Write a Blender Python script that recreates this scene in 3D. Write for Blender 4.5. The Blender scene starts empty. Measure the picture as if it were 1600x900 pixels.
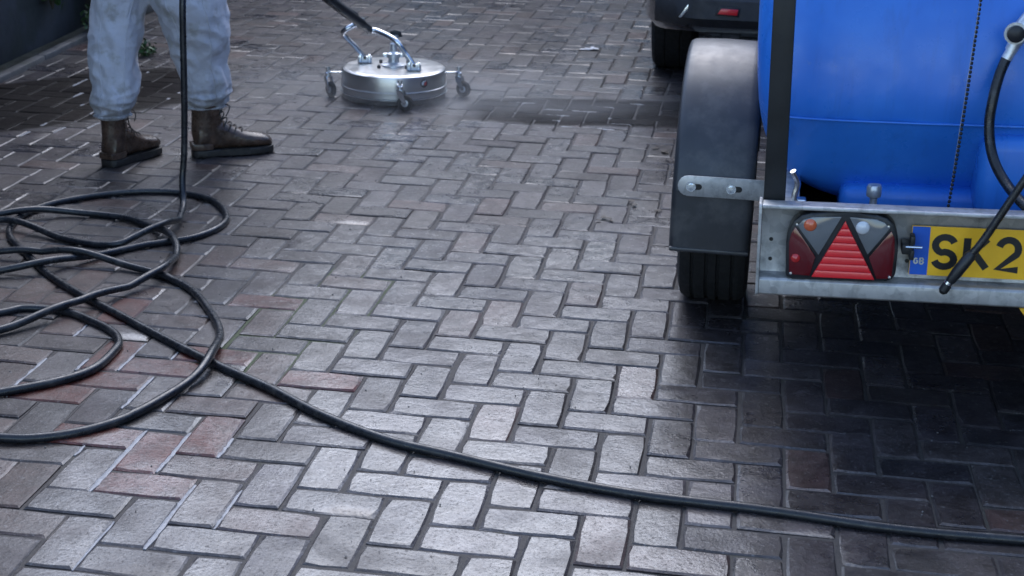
import bpy, bmesh, math, random
import numpy as np
from mathutils import Vector, Matrix, noise as mnoise
random.seed(7); np.random.seed(7)
R = math.radians
sc = bpy.context.scene
col = sc.collection

# ------------------------------------------------------------------ camera
cam_d = bpy.data.cameras.new("camera"); cam = bpy.data.objects.new("camera", cam_d); col.objects.link(cam)
cam_d.sensor_width = 36; cam_d.lens = 52.859; cam_d.clip_end = 500; cam_d.clip_start = 0.05
CAM = Vector((0.76322, -2.67756, 1.43310))
PITCH, ROLL, YAW = 1.22918564, 0.0222288012, 0.154376853
RM = Matrix.Rotation(YAW, 3, 'Z') @ Matrix.Rotation(PITCH, 3, 'X') @ Matrix.Rotation(ROLL, 3, 'Z')
cam.matrix_world = Matrix.Translation(CAM) @ RM.to_4x4()
sc.camera = cam
cam_d.dof.use_dof = True; cam_d.dof.focus_distance = 3.4; cam_d.dof.aperture_fstop = 9.0
# ------------------------------------------------------------------ world, sun, exposure
SUN_EL, SUN_AZ = 50.0, 97.0      # azimuth the light comes from, measured from +x counter-clockwise
w = bpy.data.worlds.new("World"); sc.world = w; w.use_nodes = True
wn = w.node_tree; wn.nodes.clear()
sky = wn.nodes.new('ShaderNodeTexSky'); sky.sky_type = 'NISHITA'; sky.sun_disc = False
sky.sun_elevation = R(SUN_EL); sky.sun_rotation = R(90 - SUN_AZ); sky.air_density = 1.0; sky.dust_density = 1.0; sky.ozone_density = 1.5
bg = wn.nodes.new('ShaderNodeBackground'); bg.inputs[1].default_value = 0.15
wo = wn.nodes.new('ShaderNodeOutputWorld')
wn.links.new(sky.outputs[0], bg.inputs[0]); wn.links.new(bg.outputs[0], wo.inputs[0])
sun_d = bpy.data.lights.new("sun", 'SUN'); sun_d.energy = 0.75; sun_d.angle = R(50); sun_d.color = (0.84, 0.89, 1.0)
sun = bpy.data.objects.new("sun", sun_d); col.objects.link(sun)
sd = Vector((math.cos(R(SUN_AZ)) * math.cos(R(SUN_EL)), math.sin(R(SUN_AZ)) * math.cos(R(SUN_EL)), math.sin(R(SUN_EL))))
sun.rotation_euler = sd.to_track_quat('Z', 'Y').to_euler(); sun.location = (0, 0, 20)
sc.view_settings.view_transform = 'Standard'; sc.view_settings.look = 'None'
sc.view_settings.exposure = 1.45; sc.view_settings.gamma = 1.0; sc.view_settings.use_curve_mapping = False
sc.cycles.filter_width = 1.6

# ------------------------------------------------------------------ material helpers
def new_mat(name):
    m = bpy.data.materials.new(name); m.use_nodes = True
    nt = m.node_tree
    return m, nt, nt.nodes['Principled BSDF']
def nd(nt, t, **k):
    n = nt.nodes.new(t)
    for a, v in k.items():
        if a == 'inp':
            for i, x in v.items(): n.inputs[i].default_value = x
        else: setattr(n, a, v)
    return n
def noise(nt, scale, detail=4, rough=0.55, vec=None):
    n = nd(nt, 'ShaderNodeTexNoise', inp={'Scale': scale, 'Detail': detail, 'Roughness': rough})
    if vec is not None: nt.links.new(vec, n.inputs['Vector'])
    return n.outputs[0]
def math_(nt, op, a, b=None, clamp=False):
    n = nd(nt, 'ShaderNodeMath', operation=op, use_clamp=clamp)
    for i, v in enumerate((a, b)):
        if v is None: continue
        if isinstance(v, (int, float)): n.inputs[i].default_value = v
        else: nt.links.new(v, n.inputs[i])
    return n.outputs[0]
def ramp(nt, f, lo, hi, a=0.0, b=1.0):
    n = nd(nt, 'ShaderNodeMapRange', inp={1: lo, 2: hi, 3: a, 4: b}); n.interpolation_type = 'SMOOTHSTEP'
    nt.links.new(f, n.inputs[0]); return n.outputs[0]
def mix(nt, f, a, b, mode='MIX'):
    n = nd(nt, 'ShaderNodeMix', data_type='RGBA', blend_type=mode)
    for s, v in ((0, f), (6, a), (7, b)):
        if isinstance(v, (int, float)): n.inputs[s].default_value = v
        elif isinstance(v, (tuple, list)): n.inputs[s].default_value = (*v[:3], 1)
        else: nt.links.new(v, n.inputs[s])
    return n.outputs[2]
def bump(nt, h, strength, dist, prev=None):
    n = nd(nt, 'ShaderNodeBump', inp={'Strength': strength, 'Distance': dist})
    nt.links.new(h, n.inputs['Height'])
    if prev is not None: nt.links.new(prev, n.inputs['Normal'])
    return n.outputs[0]
def wpos(nt): return nd(nt, 'ShaderNodeNewGeometry').outputs['Position']
def opos(nt): return nd(nt, 'ShaderNodeTexCoord').outputs['Object']
def simple(name, c, rough=0.5, metal=0.0, var=0.25, scale=20, bstr=0.0, bscale=80, coat=0.0, dirt=None, spec=0.5, rvar=0.15):
    m, nt, p = new_mat(name)
    v = opos(nt)
    f = noise(nt, scale, 5, 0.6, v)
    cc = mix(nt, ramp(nt, f, 0.3, 0.7), tuple(x * (1 - var) for x in c), tuple(min(1, x * (1 + var)) for x in c))
    if dirt:
        d = noise(nt, dirt[1], 6, 0.65, v)
        cc = mix(nt, ramp(nt, d, dirt[2], dirt[2] + 0.15, 0, dirt[3]), cc, dirt[0])
    nt.links.new(cc, p.inputs['Base Color'])
    p.inputs['Metallic'].default_value = metal
    p.inputs['Specular IOR Level'].default_value = spec
    nt.links.new(ramp(nt, noise(nt, scale * 2.3, 4, 0.6, v), 0.3, 0.7, max(0.02, rough - rvar * rough), min(1, rough + rvar * rough)), p.inputs['Roughness'])
    p.inputs['Coat Weight'].default_value = coat
    if bstr: nt.links.new(bump(nt, noise(nt, bscale, 5, 0.6, v), bstr, 0.003), p.inputs['Normal'])
    return m
def boxmask(nt, pos, cx, cy, hx, hy, ang, soft, nz):
    """soft edged rotated rectangle in the ground plane, edge broken by noise nz"""
    mp = nd(nt, 'ShaderNodeMapping', vector_type='TEXTURE'); mp.inputs['Location'].default_value = (cx, cy, 0); mp.inputs['Rotation'].default_value = (0, 0, ang); mp.inputs['Scale'].default_value = (hx, hy, 1)
    nt.links.new(pos, mp.inputs[0])
    s = nd(nt, 'ShaderNodeSeparateXYZ'); nt.links.new(mp.outputs[0], s.inputs[0])
    a = math_(nt, 'POWER', math_(nt, 'ABSOLUTE', s.outputs[0]), 4.0); b = math_(nt, 'POWER', math_(nt, 'ABSOLUTE', s.outputs[1]), 4.0)
    d = math_(nt, 'ADD', math_(nt, 'ADD', a, b), math_(nt, 'MULTIPLY', math_(nt, 'SUBTRACT', nz, 0.5), 1.3))
    return ramp(nt, d, 1 - soft, 1 + soft, 1, 0)

def paver_mat(name, from_object):
    m, nt, p = new_mat(name)
    pos = wpos(nt)
    src = nd(nt, 'ShaderNodeObjectInfo') if from_object else nd(nt, 'ShaderNodeAttribute', attribute_name='tint')
    tint, gloss = src.outputs['Color'], src.outputs['Alpha']          # gloss: how closed and smooth each block's face is
    big = noise(nt, 1.6, 4, 0.6, pos); mid = noise(nt, 14, 5, 0.65, pos); fine = noise(nt, 120, 4, 0.7, pos); grit = noise(nt, 420, 3, 0.7, pos)
    c = mix(nt, ramp(nt, mid, 0.32, 0.68, 0.0, 1.0), tint, (0.42, 0.39, 0.37), 'MULTIPLY')
    c = mix(nt, ramp(nt, big, 0.35, 0.7, 0, 0.5), c, (0.62, 0.60, 0.60), 'MULTIPLY')
    # pale exposed aggregate and dark pits
    c = mix(nt, ramp(nt, fine, 0.56, 0.70, 0, 0.6), c, (0.19, 0.185, 0.185))
    c = mix(nt, ramp(nt, fine, 0.45, 0.33, 0, 0.9), c, (0.025, 0.022, 0.022))
    c = mix(nt, ramp(nt, grit, 0.35, 0.65, 0, 0.35), c, (0.45, 0.43, 0.42), 'MULTIPLY')
    # dirty, not yet cleaned strips with their own outline
    nz = noise(nt, 5, 5, 0.6, pos)
    d1 = boxmask(nt, pos, -2.12, 3.28, 0.72, 0.42, R(55), 0.35, nz)
    d2 = boxmask(nt, pos, 0.20, 3.60, 0.62, 0.26, R(8), 0.5, nz)
    dirt = math_(nt, 'MAXIMUM', d1, math_(nt, 'MULTIPLY', d2, 0.95))
    c = mix(nt, math_(nt, 'MULTIPLY', dirt, 0.92), c, (0.012, 0.010, 0.009))
    # oil and grime blotches where vehicles park
    bl = noise(nt, 3.1, 3, 0.5, pos)
    s = nd(nt, 'ShaderNodeSeparateXYZ'); nt.links.new(pos, s.inputs[0])
    park = math_(nt, 'MULTIPLY', ramp(nt, s.outputs[0], 0.75, 1.15, 0, 1), ramp(nt, bl, 0.52, 0.66, 0, 0.7))
    c = mix(nt, park, c, (0.018, 0.017, 0.017))
    nt.links.new(c, p.inputs['Base Color'])
    # wet film: smoother where water stands
    wet = noise(nt, 2.3, 5, 0.62, pos); wet2 = noise(nt, 26, 4, 0.6, pos)
    r = math_(nt, 'ADD', ramp(nt, wet, 0.36, 0.66, 0.30, 0.56), ramp(nt, wet2, 0.3, 0.7, -0.09, 0.10))
    r = math_(nt, 'ADD', r, math_(nt, 'MULTIPLY', dirt, 0.25))
    r = math_(nt, 'ADD', r, math_(nt, 'MULTIPLY', math_(nt, 'SUBTRACT', 0.6, gloss), 0.22))
    nt.links.new(r, p.inputs['Roughness'])
    p.inputs['Specular IOR Level'].default_value = 0.5
    b1 = bump(nt, mid, 0.28, 0.006); b2 = bump(nt, fine, 0.75, 0.0018, b1); b3 = bump(nt, grit, 0.5, 0.0007, b2)
    nt.links.new(b3, p.inputs['Normal'])
    patch = ramp(nt, noise(nt, 6.5, 4, 0.7, pos), 0.36, 0.62, 0.30, 0.90)
    sheen_mask = boxmask(nt, pos, 0.18, 0.55, 0.85, 1.25, R(12), 0.6, nz)     # wetness mask, placed mid-driveway to raise the sheen
    cw = math_(nt, 'MULTIPLY', patch, ramp(nt, dirt, 0, 1, 1, 0.1))
    cw = math_(nt, 'MULTIPLY', cw, math_(nt, 'ADD', gloss, math_(nt, 'MULTIPLY', sheen_mask, 1.0)), True)
    cw = math_(nt, 'MULTIPLY', cw, math_(nt, 'MULTIPLY', ramp(nt, fine, 0.34, 0.47, 0.2, 1.0), ramp(nt, grit, 0.28, 0.48, 0.6, 1.0)))
    nt.links.new(cw, p.inputs['Coat Weight'])
    nt.links.new(ramp(nt, dirt, 0, 1, 0.38, 0.05), p.inputs['Specular IOR Level'])
    nt.links.new(ramp(nt, wet2, 0.3, 0.7, 0.11, 0.30), p.inputs['Coat Roughness'])
    nt.links.new(bump(nt, fine, 0.42, 0.0013, b1), p.inputs['Coat Normal'])
    return m
M = {}
M['paver_o'] = paver_mat('paver_single', True)
M['paver_m'] = paver_mat('paver_field', False)
def joint_mat():
    m, nt, p = new_mat('joint_bed'); pos = wpos(nt)
    n1 = noise(nt, 60, 5, 0.7, pos); n2 = noise(nt, 4, 4, 0.6, pos)
    c = mix(nt, n1, (0.016, 0.014, 0.013), (0.075, 0.064, 0.056))
    g = boxmask(nt, pos, -0.36, 0.95, 0.16, 0.42, R(-8), 0.5, n2)
    c = mix(nt, math_(nt, 'MULTIPLY', g, 0.8), c, (0.040, 0.062, 0.014))
    c = mix(nt, ramp(nt, n2, 0.6, 0.75, 0, 0.5), c, (0.03, 0.04, 0.012))
    nt.links.new(c, p.inputs['Base Color']); p.inputs['Roughness'].default_value = 0.75
    nt.links.new(bump(nt, n1, 0.8, 0.004), p.inputs['Normal'])
    return m
M['joint'] = joint_mat()
M['ground'] = simple('ground_tarmac', (0.05, 0.05, 0.05), 0.7, var=0.3, scale=6, bstr=0.5, bscale=200)
M['sky_glint'] = simple('pale_joint_glint', (0.24, 0.24, 0.25), 0.4, var=0.2, scale=90, bstr=0.4, bscale=200)  # pale tone stands for sky glint on water in the joints
M['hose'] = simple('hose_rubber', (0.012, 0.013, 0.016), 0.33, var=0.3, scale=30, bstr=0.15, bscale=300, dirt=((0.07, 0.066, 0.062), 22, 0.53, 0.45), rvar=0.35)
M['black_plastic'] = simple('black_plastic', (0.014, 0.015, 0.018), 0.42, var=0.25, scale=15, bstr=0.12, bscale=250)
M['mudguard'] = simple('mudguard_plastic', (0.034, 0.035, 0.040), 0.40, var=0.2, scale=9, bstr=0.06, bscale=400, dirt=((0.11, 0.105, 0.10), 8, 0.48, 0.45), spec=0.6)
M['black_steel'] = simple('black_painted_steel', (0.012, 0.013, 0.014), 0.5, var=0.25, scale=12, bstr=0.1, bscale=120, dirt=((0.05, 0.04, 0.03), 30, 0.66, 0.5))
M['tyre'] = simple('tyre_rubber', (0.008, 0.008, 0.009), 0.8, var=0.3, scale=30, bstr=0.3, bscale=150)
def galv():
    m, nt, p = new_mat('galvanised_steel'); v = opos(nt)
    vo = nd(nt, 'ShaderNodeTexVoronoi', inp={'Scale': 55.0}); nt.links.new(v, vo.inputs['Vector'])
    h = nd(nt, 'ShaderNodeSeparateColor'); nt.links.new(vo.outputs['Color'], h.inputs[0])
    n = noise(nt, 9, 6, 0.7, v)
    c = mix(nt, h.outputs[0], (0.40, 0.395, 0.385), (0.54, 0.53, 0.515))
    c = mix(nt, ramp(nt, n, 0.48, 0.70, 0, 0.75), c, (0.16, 0.165, 0.16))
    st = nd(nt, 'ShaderNodeMapping'); st.inputs['Scale'].default_value = (40, 4, 3); nt.links.new(v, st.inputs[0])
    c = mix(nt, ramp(nt, noise(nt, 1.0, 5, 0.6, st.outputs[0]), 0.55, 0.75, 0, 0.5), c, (0.13, 0.115, 0.09))
    nt.links.new(c, p.inputs['Base Color']); p.inputs['Metallic'].default_value = 0.55
    nt.links.new(ramp(nt, n, 0.3, 0.7, 0.36, 0.62), p.inputs['Roughness'])
    nt.links.new(bump(nt, noise(nt, 120, 4, 0.6, v), 0.15, 0.002), p.inputs['Normal'])
    return m
M['galv'] = galv()
def steel():
    m, nt, p = new_mat('brushed_stainless'); v = opos(nt)
    mp = nd(nt, 'ShaderNodeMapping'); mp.inputs['Scale'].default_value = (6, 6, 260); nt.links.new(v, mp.inputs[0])
    n = noise(nt, 1.0, 4, 0.6, mp.outputs[0]); n2 = noise(nt, 14, 5, 0.6, v)
    nt.links.new(mix(nt, n2, (0.48, 0.48, 0.48), (0.60, 0.60, 0.60)), p.inputs['Base Color']); p.inputs['Metallic'].default_value = 1.0
    nt.links.new(ramp(nt, n2, 0.3, 0.7, 0.28, 0.36), p.inputs['Roughness'])
    nt.links.new(bump(nt, n, 0.08, 0.001), p.inputs['Normal'])
    return m
M['steel'] = steel()
M['chrome'] = simple('zinc_bright', (0.72, 0.74, 0.76), 0.22, 1.0, var=0.1, scale=20)
M['alloy'] = simple('cast_alloy', (0.60, 0.62, 0.65), 0.36, 0.7, var=0.15, scale=25, bstr=0.1, bscale=150)
def tank_mat():
    m, nt, p = new_mat('blue_polyethylene'); v = opos(nt)
    a = noise(nt, 3.5, 4, 0.6, v); b = noise(nt, 40, 5, 0.7, v)
    c = mix(nt, ramp(nt, a, 0.3, 0.7), (0.022, 0.165, 0.64), (0.038, 0.220, 0.74))
    c = mix(nt, ramp(nt, b, 0.63, 0.74, 0, 0.35), c, (0.20, 0.30, 0.50))
    mp = nd(nt, 'ShaderNodeMapping'); mp.inputs['Scale'].default_value = (30, 30, 2.0); nt.links.new(v, mp.inputs[0])
    c = mix(nt, ramp(nt, noise(nt, 1.0, 5, 0.65, mp.outputs[0]), 0.50, 0.75, 0, 0.25), c, (0.012, 0.07, 0.30))
    nt.links.new(c, p.inputs['Base Color'])
    nt.links.new(ramp(nt, noise(nt, 12, 5, 0.6, v), 0.3, 0.7, 0.24, 0.44), p.inputs['Roughness'])
    nt.links.new(bump(nt, noise(nt, 6, 3, 0.5, v), 0.15, 0.02, bump(nt, noise(nt, 160, 4, 0.6, v), 0.1, 0.001)), p.inputs['Normal'])
    return m
M['tank'] = tank_mat()
def lens(name, c, rough=0.12, e=0):
    m, nt, p = new_mat(name)
    v = opos(nt); n = noise(nt, 35, 4, 0.6, v)
    nt.links.new(mix(nt, n, tuple(x * .8 for x in c), c), p.inputs['Base Color']); p.inputs['Roughness'].default_value = rough; p.inputs['Coat Weight'].default_value = 0.6
    p.inputs['Coat Roughness'].default_value = 0.08
    return m
M['red_lens'] = lens('dark_red_lens', (0.14, 0.006, 0.010)); M['red_tri'] = lens('red_reflector', (0.90, 0.018, 0.026), 0.35)
M['smoke_lens'] = lens('smoked_clear_lens', (0.17, 0.175, 0.18)); M['amber'] = lens('amber_bulb', (0.75, 0.15, 0.06)); M['white_bulb'] = lens('frosted_bulb', (0.75, 0.77, 0.8)); M['red_bulb'] = lens('red_bulb', (0.6, 0.03, 0.03))
M['yellow'] = simple('plate_yellow', (0.98, 0.52, 0.02), 0.4, var=0.06, scale=30, dirt=((0.3, 0.2, 0.05), 60, 0.68, 0.5))
M['plate_blue'] = simple('plate_blue', (0.01, 0.11, 0.55), 0.4, var=0.08); M['plate_black'] = simple('plate_black', (0.012, 0.012, 0.012), 0.45)
M['plate_pale'] = simple('plate_pale', (0.60, 0.60, 0.52), 0.4)
def denim():
    m, nt, p = new_mat('pale_work_trousers'); v = opos(nt)
    a = noise(nt, 7, 5, 0.6, v); b = noise(nt, 13, 6, 0.65, v); weave = noise(nt, 500, 2, 0.5, v)
    c = mix(nt, a, (0.38, 0.38, 0.42), (0.54, 0.535, 0.57))
    c = mix(nt, ramp(nt, b, 0.52, 0.66, 0, 0.55), c, (0.24, 0.225, 0.18))
    s = nd(nt, 'ShaderNodeSeparateXYZ'); nt.links.new(v, s.inputs[0])
    low = math_(nt, 'MULTIPLY', ramp(nt, s.outputs[2], 0.34, 0.16), ramp(nt, noise(nt, 22, 5, 0.6, v), 0.38, 0.58, 0, 0.75))
    c = mix(nt, low, c, (0.16, 0.15, 0.14))
    nt.links.new(c, p.inputs['Base Color']); p.inputs['Roughness'].default_value = 0.85
    p.inputs['Sheen Weight'].default_value = 0.15
    nt.links.new(bump(nt, noise(nt, 24, 4, 0.6, v), 0.6, 0.012, bump(nt, weave, 0.25, 0.001)), p.inputs['Normal'])
    return m
M['denim'] = denim()
M['leather'] = simple('wet_brown_leather', (0.062, 0.037, 0.025), 0.30, var=0.45, scale=26, bstr=0.4, bscale=70, dirt=((0.13, 0.105, 0.085), 18, 0.55, 0.6), rvar=0.4)
M['sole'] = simple('muddy_rubber_sole', (0.018, 0.015, 0.013), 0.6, var=0.4, scale=40, bstr=0.4, bscale=120, dirt=((0.07, 0.058, 0.046), 30, 0.58, 0.5))
M['lace'] = simple('dark_lace', (0.02, 0.018, 0.016), 0.8)
M['jacket'] = simple('navy_jacket', (0.02, 0.025, 0.04), 0.8, var=0.3, scale=12, bstr=0.4, bscale=25)
M['skin'] = simple('skin', (0.45, 0.28, 0.21), 0.5, var=0.1); M['hair'] = simple('brown_hair', (0.04, 0.025, 0.018), 0.7)
M['wall'] = simple('dark_wall_render', (0.030, 0.034, 0.042), 0.8, var=0.35, scale=3, bstr=0.5, bscale=60, dirt=((0.02, 0.026, 0.02), 2.5, 0.5, 0.6))
M['kerb'] = simple('kerb_concrete', (0.085, 0.08, 0.078), 0.6, var=0.35, scale=12, bstr=0.5, bscale=80, dirt=((0.03, 0.035, 0.02), 6, 0.5, 0.7))
M['leaf'] = simple('leaf_green', (0.035, 0.075, 0.022), 0.45, var=0.5, scale=4); M['stem'] = simple('stem_brown', (0.05, 0.04, 0.025), 0.8)
M['dead_leaf'] = simple('dead_leaf', (0.035, 0.022, 0.014), 0.5, var=0.4, scale=60); M['scrap'] = simple('white_scrap', (0.7, 0.7, 0.72), 0.5)
M['car_paint'] = simple('black_car_paint', (0.010, 0.010, 0.012), 0.16, var=0.1, coat=1.0); M['car_glass'] = simple('tinted_glass', (0.01, 0.012, 0.013), 0.05)
M['car_trim'] = simple('grey_bumper_plastic', (0.035, 0.034, 0.036), 0.5, var=0.2, scale=20, bstr=0.1, bscale=200)
M['white_sticker'] = simple('white_sticker', (0.75, 0.75, 0.76), 0.4); M['red_print'] = simple('red_print', (0.5, 0.02, 0.03), 0.4)
M['kerb_grit'] = simple('grit', (0.13, 0.12, 0.11), 0.6, var=0.8, scale=3)
M['unseen_house_wall'] = simple('unseen_house_render', (0.46, 0.44, 0.42), 0.8, var=0.2, scale=2)
M['roof'] = simple('unseen_roof_tile', (0.06, 0.045, 0.04), 0.8)

# ------------------------------------------------------------------ mesh helpers
def link(name, me, mat, parent=None, loc=None):
    o = bpy.data.objects.new(name, me); col.objects.link(o)
    if mat is not None: me.materials.append(M[mat])
    if parent is not None: o.parent = parent
    if loc is not None: o.location = loc
    return o
class MB:
    def __init__(self): self.bm = bmesh.new()
    def _add(self, verts, faces):
        vs = [self.bm.verts.new(v) for v in verts]
        for f in faces:
            try: self.bm.faces.new([vs[i] for i in f])
            except ValueError: pass
        return vs
    def box(self, c, s, bev=0.0, rot=None, seg=2):
        b = bmesh.new(); bmesh.ops.create_cube(b, size=1.0)
        bmesh.ops.scale(b, vec=s, verts=b.verts)
        if bev: bmesh.ops.bevel(b, geom=list(b.edges), offset=bev, segments=seg, affect='EDGES', profile=0.5)
        mt = Matrix.Translation(c) @ (rot.to_4x4() if rot is not None else Matrix())
        b.transform(mt); self._merge(b); return self
    def _merge(self, b):
        b.verts.index_update()
        vs = [self.bm.verts.new(v.co) for v in b.verts]
        for f in b.faces:
            try: self.bm.faces.new([vs[v.index] for v in f.verts])
            except ValueError: pass
        b.free()
    def tube(self, pts, r, seg=12, caps=True):
        pts = [Vector(p) for p in pts]; n = len(pts)
        rs = r if isinstance(r, (list, tuple)) else [r] * n
        rings = []; up = None
        for i, p in enumerate(pts):
            t = (pts[min(i + 1, n - 1)] - pts[max(i - 1, 0)]).normalized()
            if up is None:
                a = Vector((0, 0, 1)) if abs(t.z) < 0.9 else Vector((1, 0, 0)); up = (a - t * a.dot(t)).normalized()
            else: up = (up - t * up.dot(t)).normalized()
            s = t.cross(up)
            rings.append([self.bm.verts.new(p + (up * math.cos(k * 2 * math.pi / seg) + s * math.sin(k * 2 * math.pi / seg)) * rs[i]) for k in range(seg)])
        self._bridge(rings, caps); return self
    def _bridge(self, rings, caps=True, closed=True):
        for a, b in zip(rings[:-1], rings[1:]):
            n = len(a)
            for k in range(n if closed else n - 1):
                self.bm.faces.new([a[k], a[(k + 1) % n], b[(k + 1) % n], b[k]])
        if caps:
            self.bm.faces.new(rings[0][::-1]); self.bm.faces.new(rings[-1])
    def loft(self, rings, caps=True):
        self._bridge([[self.bm.verts.new(v) for v in r] for r in rings], caps); return self
    def lathe(self, prof, seg=32, axis=None, origin=(0, 0, 0)):
        """prof: (radius, height) pairs about local z, then turned by matrix axis"""
        mt = Matrix.Translation(origin) @ (axis.to_4x4() if axis is not None else Matrix())
        rings = []
        for r, h in prof:
            rings.append([self.bm.verts.new(mt @ Vector((r * math.cos(k * 2 * math.pi / seg), r * math.sin(k * 2 * math.pi / seg), h))) for k in range(seg)])
        self._bridge(rings, True); return self
    def prism(self, outline, fn, d0, d1, bev=0.0):
        """outline 2D points, fn(a,b,d) -> 3D; extruded from d0 to d1"""
        b = bmesh.new()
        A = [b.verts.new(fn(x, y, d0)) for x, y in outline]; B = [b.verts.new(fn(x, y, d1)) for x, y in outline]
        n = len(A); b.faces.new(A[::-1]); b.faces.new(B)
        for k in range(n): b.faces.new([A[k], A[(k + 1) % n], B[(k + 1) % n], B[k]])
        if bev: bmesh.ops.bevel(b, geom=list(b.edges), offset=bev, segments=2, affect='EDGES', profile=0.5)
        self._merge(b); return self
    def build(self, name, mat, parent=None, smooth=35, loc=None):
        bmesh.ops.recalc_face_normals(self.bm, faces=self.bm.faces)
        me = bpy.data.meshes.new(name); self.bm.to_mesh(me); self.bm.free()
        if smooth:
            me.shade_smooth(); me.set_sharp_from_angle(angle=R(smooth))
        return link(name, me, mat, parent, loc)
def empty(name, loc=(0, 0, 0), rz=0.0, label=None, cat=None):
    o = bpy.data.objects.new(name, None); col.objects.link(o); o.location = loc; o.rotation_euler = (0, 0, rz); o.empty_display_size = 0.1
    if label: o['label'] = label; o['category'] = cat
    return o
def tag(o, label=None, cat=None, kind=None, group=None):
    if label: o['label'] = label
    if cat: o['category'] = cat
    if kind: o['kind'] = kind
    if group: o['group'] = group
    return o
def copy_tree(o, parent=None):
    c = o.copy(); col.objects.link(c)
    if parent is not None: c.parent = parent
    for ch in list(o.children): copy_tree(ch, c)
    return c
def catmull(pts, n=10):
    P = [Vector(p) for p in pts]; P = [P[0] * 2 - P[1]] + P + [P[-1] * 2 - P[-2]]; out = []
    for i in range(1, len(P) - 2):
        for k in range(n):
            t = k / n; a, b, c, d = P[i - 1:i + 3]
            out.append(0.5 * ((2 * b) + (c - a) * t + (2 * a - 5 * b + 4 * c - d) * t * t + (3 * b - a - 3 * c + d) * t ** 3))
    out.append(P[-2]); return out
def ellipse_ring(c, rx, ry, n=24, ex=None, ey=None):
    ex = ex or Vector((1, 0, 0)); ey = ey or Vector((0, 1, 0)); c = Vector(c)
    return [c + ex * rx * math.cos(k * 2 * math.pi / n) + ey * ry * math.sin(k * 2 * math.pi / n) for k in range(n)]
def remesh(o, vox, smooth_it=4):
    m = o.modifiers.new('remesh', 'REMESH'); m.mode = 'VOXEL'; m.voxel_size = vox; m.use_smooth_shade = True
    s = o.modifiers.new('smooth', 'SMOOTH'); s.iterations = smooth_it; s.factor = 0.5
def project(p):
    d = RM.transposed() @ (Vector(p) - CAM); f = 2349.295
    return 800 + f * d.x / -d.z, 450 - f * d.y / -d.z

# ------------------------------------------------------------------ ground and driveway
g = MB(); g._add([(-60, -60, -0.05), (60, -60, -0.05), (60, 60, -0.05), (-60, 60, -0.05)], [(0, 1, 2, 3)])
tag(g.build('ground', 'ground', smooth=0), kind='structure')
X0, X1, Y0, Y1 = -2.62, 4.4, -3.2, 11.0
d = MB(); d.box(((X0 + X1) / 2, (Y0 + Y1) / 2, -0.0245), (X1 - X0, Y1 - Y0, 0.041))
driveway = tag(d.build('driveway', 'joint', smooth=0), kind='structure')      # top of the joint sand at z = -0.007

def paver_verts(rng):
    L, W = 0.0966, 0.0476           # half sizes of the top face outline incl. chamfer
    base = [(-L, -W), (-L * .35, -W), (L * .4, -W), (L, -W), (L, -W * .1), (L, W), (L * .3, W), (-L * .42, W), (-L, W), (-L, W * .15)]
    n = len(base); top = []; cham = []; bot = []; chip = rng.choice([0, 3, 5, 8, -1, -1]); chd = 0.001 + rng.random() * .005
    for k, (x, y) in enumerate(base):
        corner = k in (0, 3, 5, 8)
        ch = 0.0030 + rng.random() * 0.0030 + (0.0016 if corner else 0) + (chd if k == chip else 0)
        jx, jy = rng.normal(0, 0.0004, 2)
        sx = np.sign(x) if abs(x) == L else 0; sy = np.sign(y) if abs(y) == W else 0
        ox, oy = x + jx - sx * (0.0012 if corner else 0), y + jy - sy * (0.0012 if corner else 0)
        bot.append((ox, oy, -0.03)); cham.append((ox, oy, -0.0032)); top.append((ox - sx * ch, oy - sy * ch, 0.0 + rng.normal(0, 0.0003)))
    vs = top + cham + bot + [(0, 0, 0.0004)]
    fs = [(k, (k + 1) % n, 3 * n) for k in range(n)]
    fs += [(n + k, n + (k + 1) % n, (k + 1) % n, k) for k in range(n)]
    fs += [(2 * n + k, 2 * n + (k + 1) % n, n + (k + 1) % n, n + k) for k in range(n)]
    return vs, fs
rng = np.random.default_rng(11)
VAR = []
for k in range(14):
    vs, fs = paver_verts(rng); me = bpy.data.meshes.new('paver'); me.from_pydata(vs, [], fs); me.materials.append(M['paver_o'])
    me.shade_smooth(); me.set_sharp_from_angle(angle=R(20)); VAR.append((np.array(vs), fs, me))
RED = {(-5, -1), (-5, 0), (-4, 1), (-7, 1), (-8, 4), (-8, 5), (-7, 5), (-6, 6), (-9, 8), (-6, 10), (-9, 3), (-3, 5)}
def paver_tint(i, j, r):
    v = r.normal(1.0, 0.17); v = min(max(v, 0.6), 1.5)
    base = np.array((0.088, 0.083, 0.086)); t = r.random()
    leftred = i < -3 and j < 14
    if i < -3 and j < 16: v *= 0.85
    if (i, j) in RED: base = np.array((0.17, 0.036, 0.022))
    elif t < (0.42 if leftred else 0.10): base = np.array((0.128, 0.088, 0.076))
    elif t < 0.3: base = np.array((0.10, 0.094, 0.088))
    elif t < 0.42: base = np.array((0.074, 0.073, 0.080))
    elif t < 0.5: base = np.array((0.125, 0.118, 0.115))
    return base * v * 0.62 * (np.array((1.16, 0.97, 0.90)) if i < -2 and j < 20 else np.array((1.12, 0.98, 1.0)))
blocks = []
for i in range(int(X0 * 10) - 2, int(X1 * 10) + 2):
    for j in range(int(Y0 * 10), int(Y1 * 10)):
        dd = (i - j) % 4
        if dd == 0: cx, cy, a = (i + 1) * .1, (j + .5) * .1, 0.0
        elif dd == 3: cx, cy, a = (i + .5) * .1, (j + 1) * .1, math.pi / 2
        else: continue
        if cx < X0 + 0.06 or cx > X1 - 0.1: continue
        blocks.append((i, j, cx, cy, a))
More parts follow.
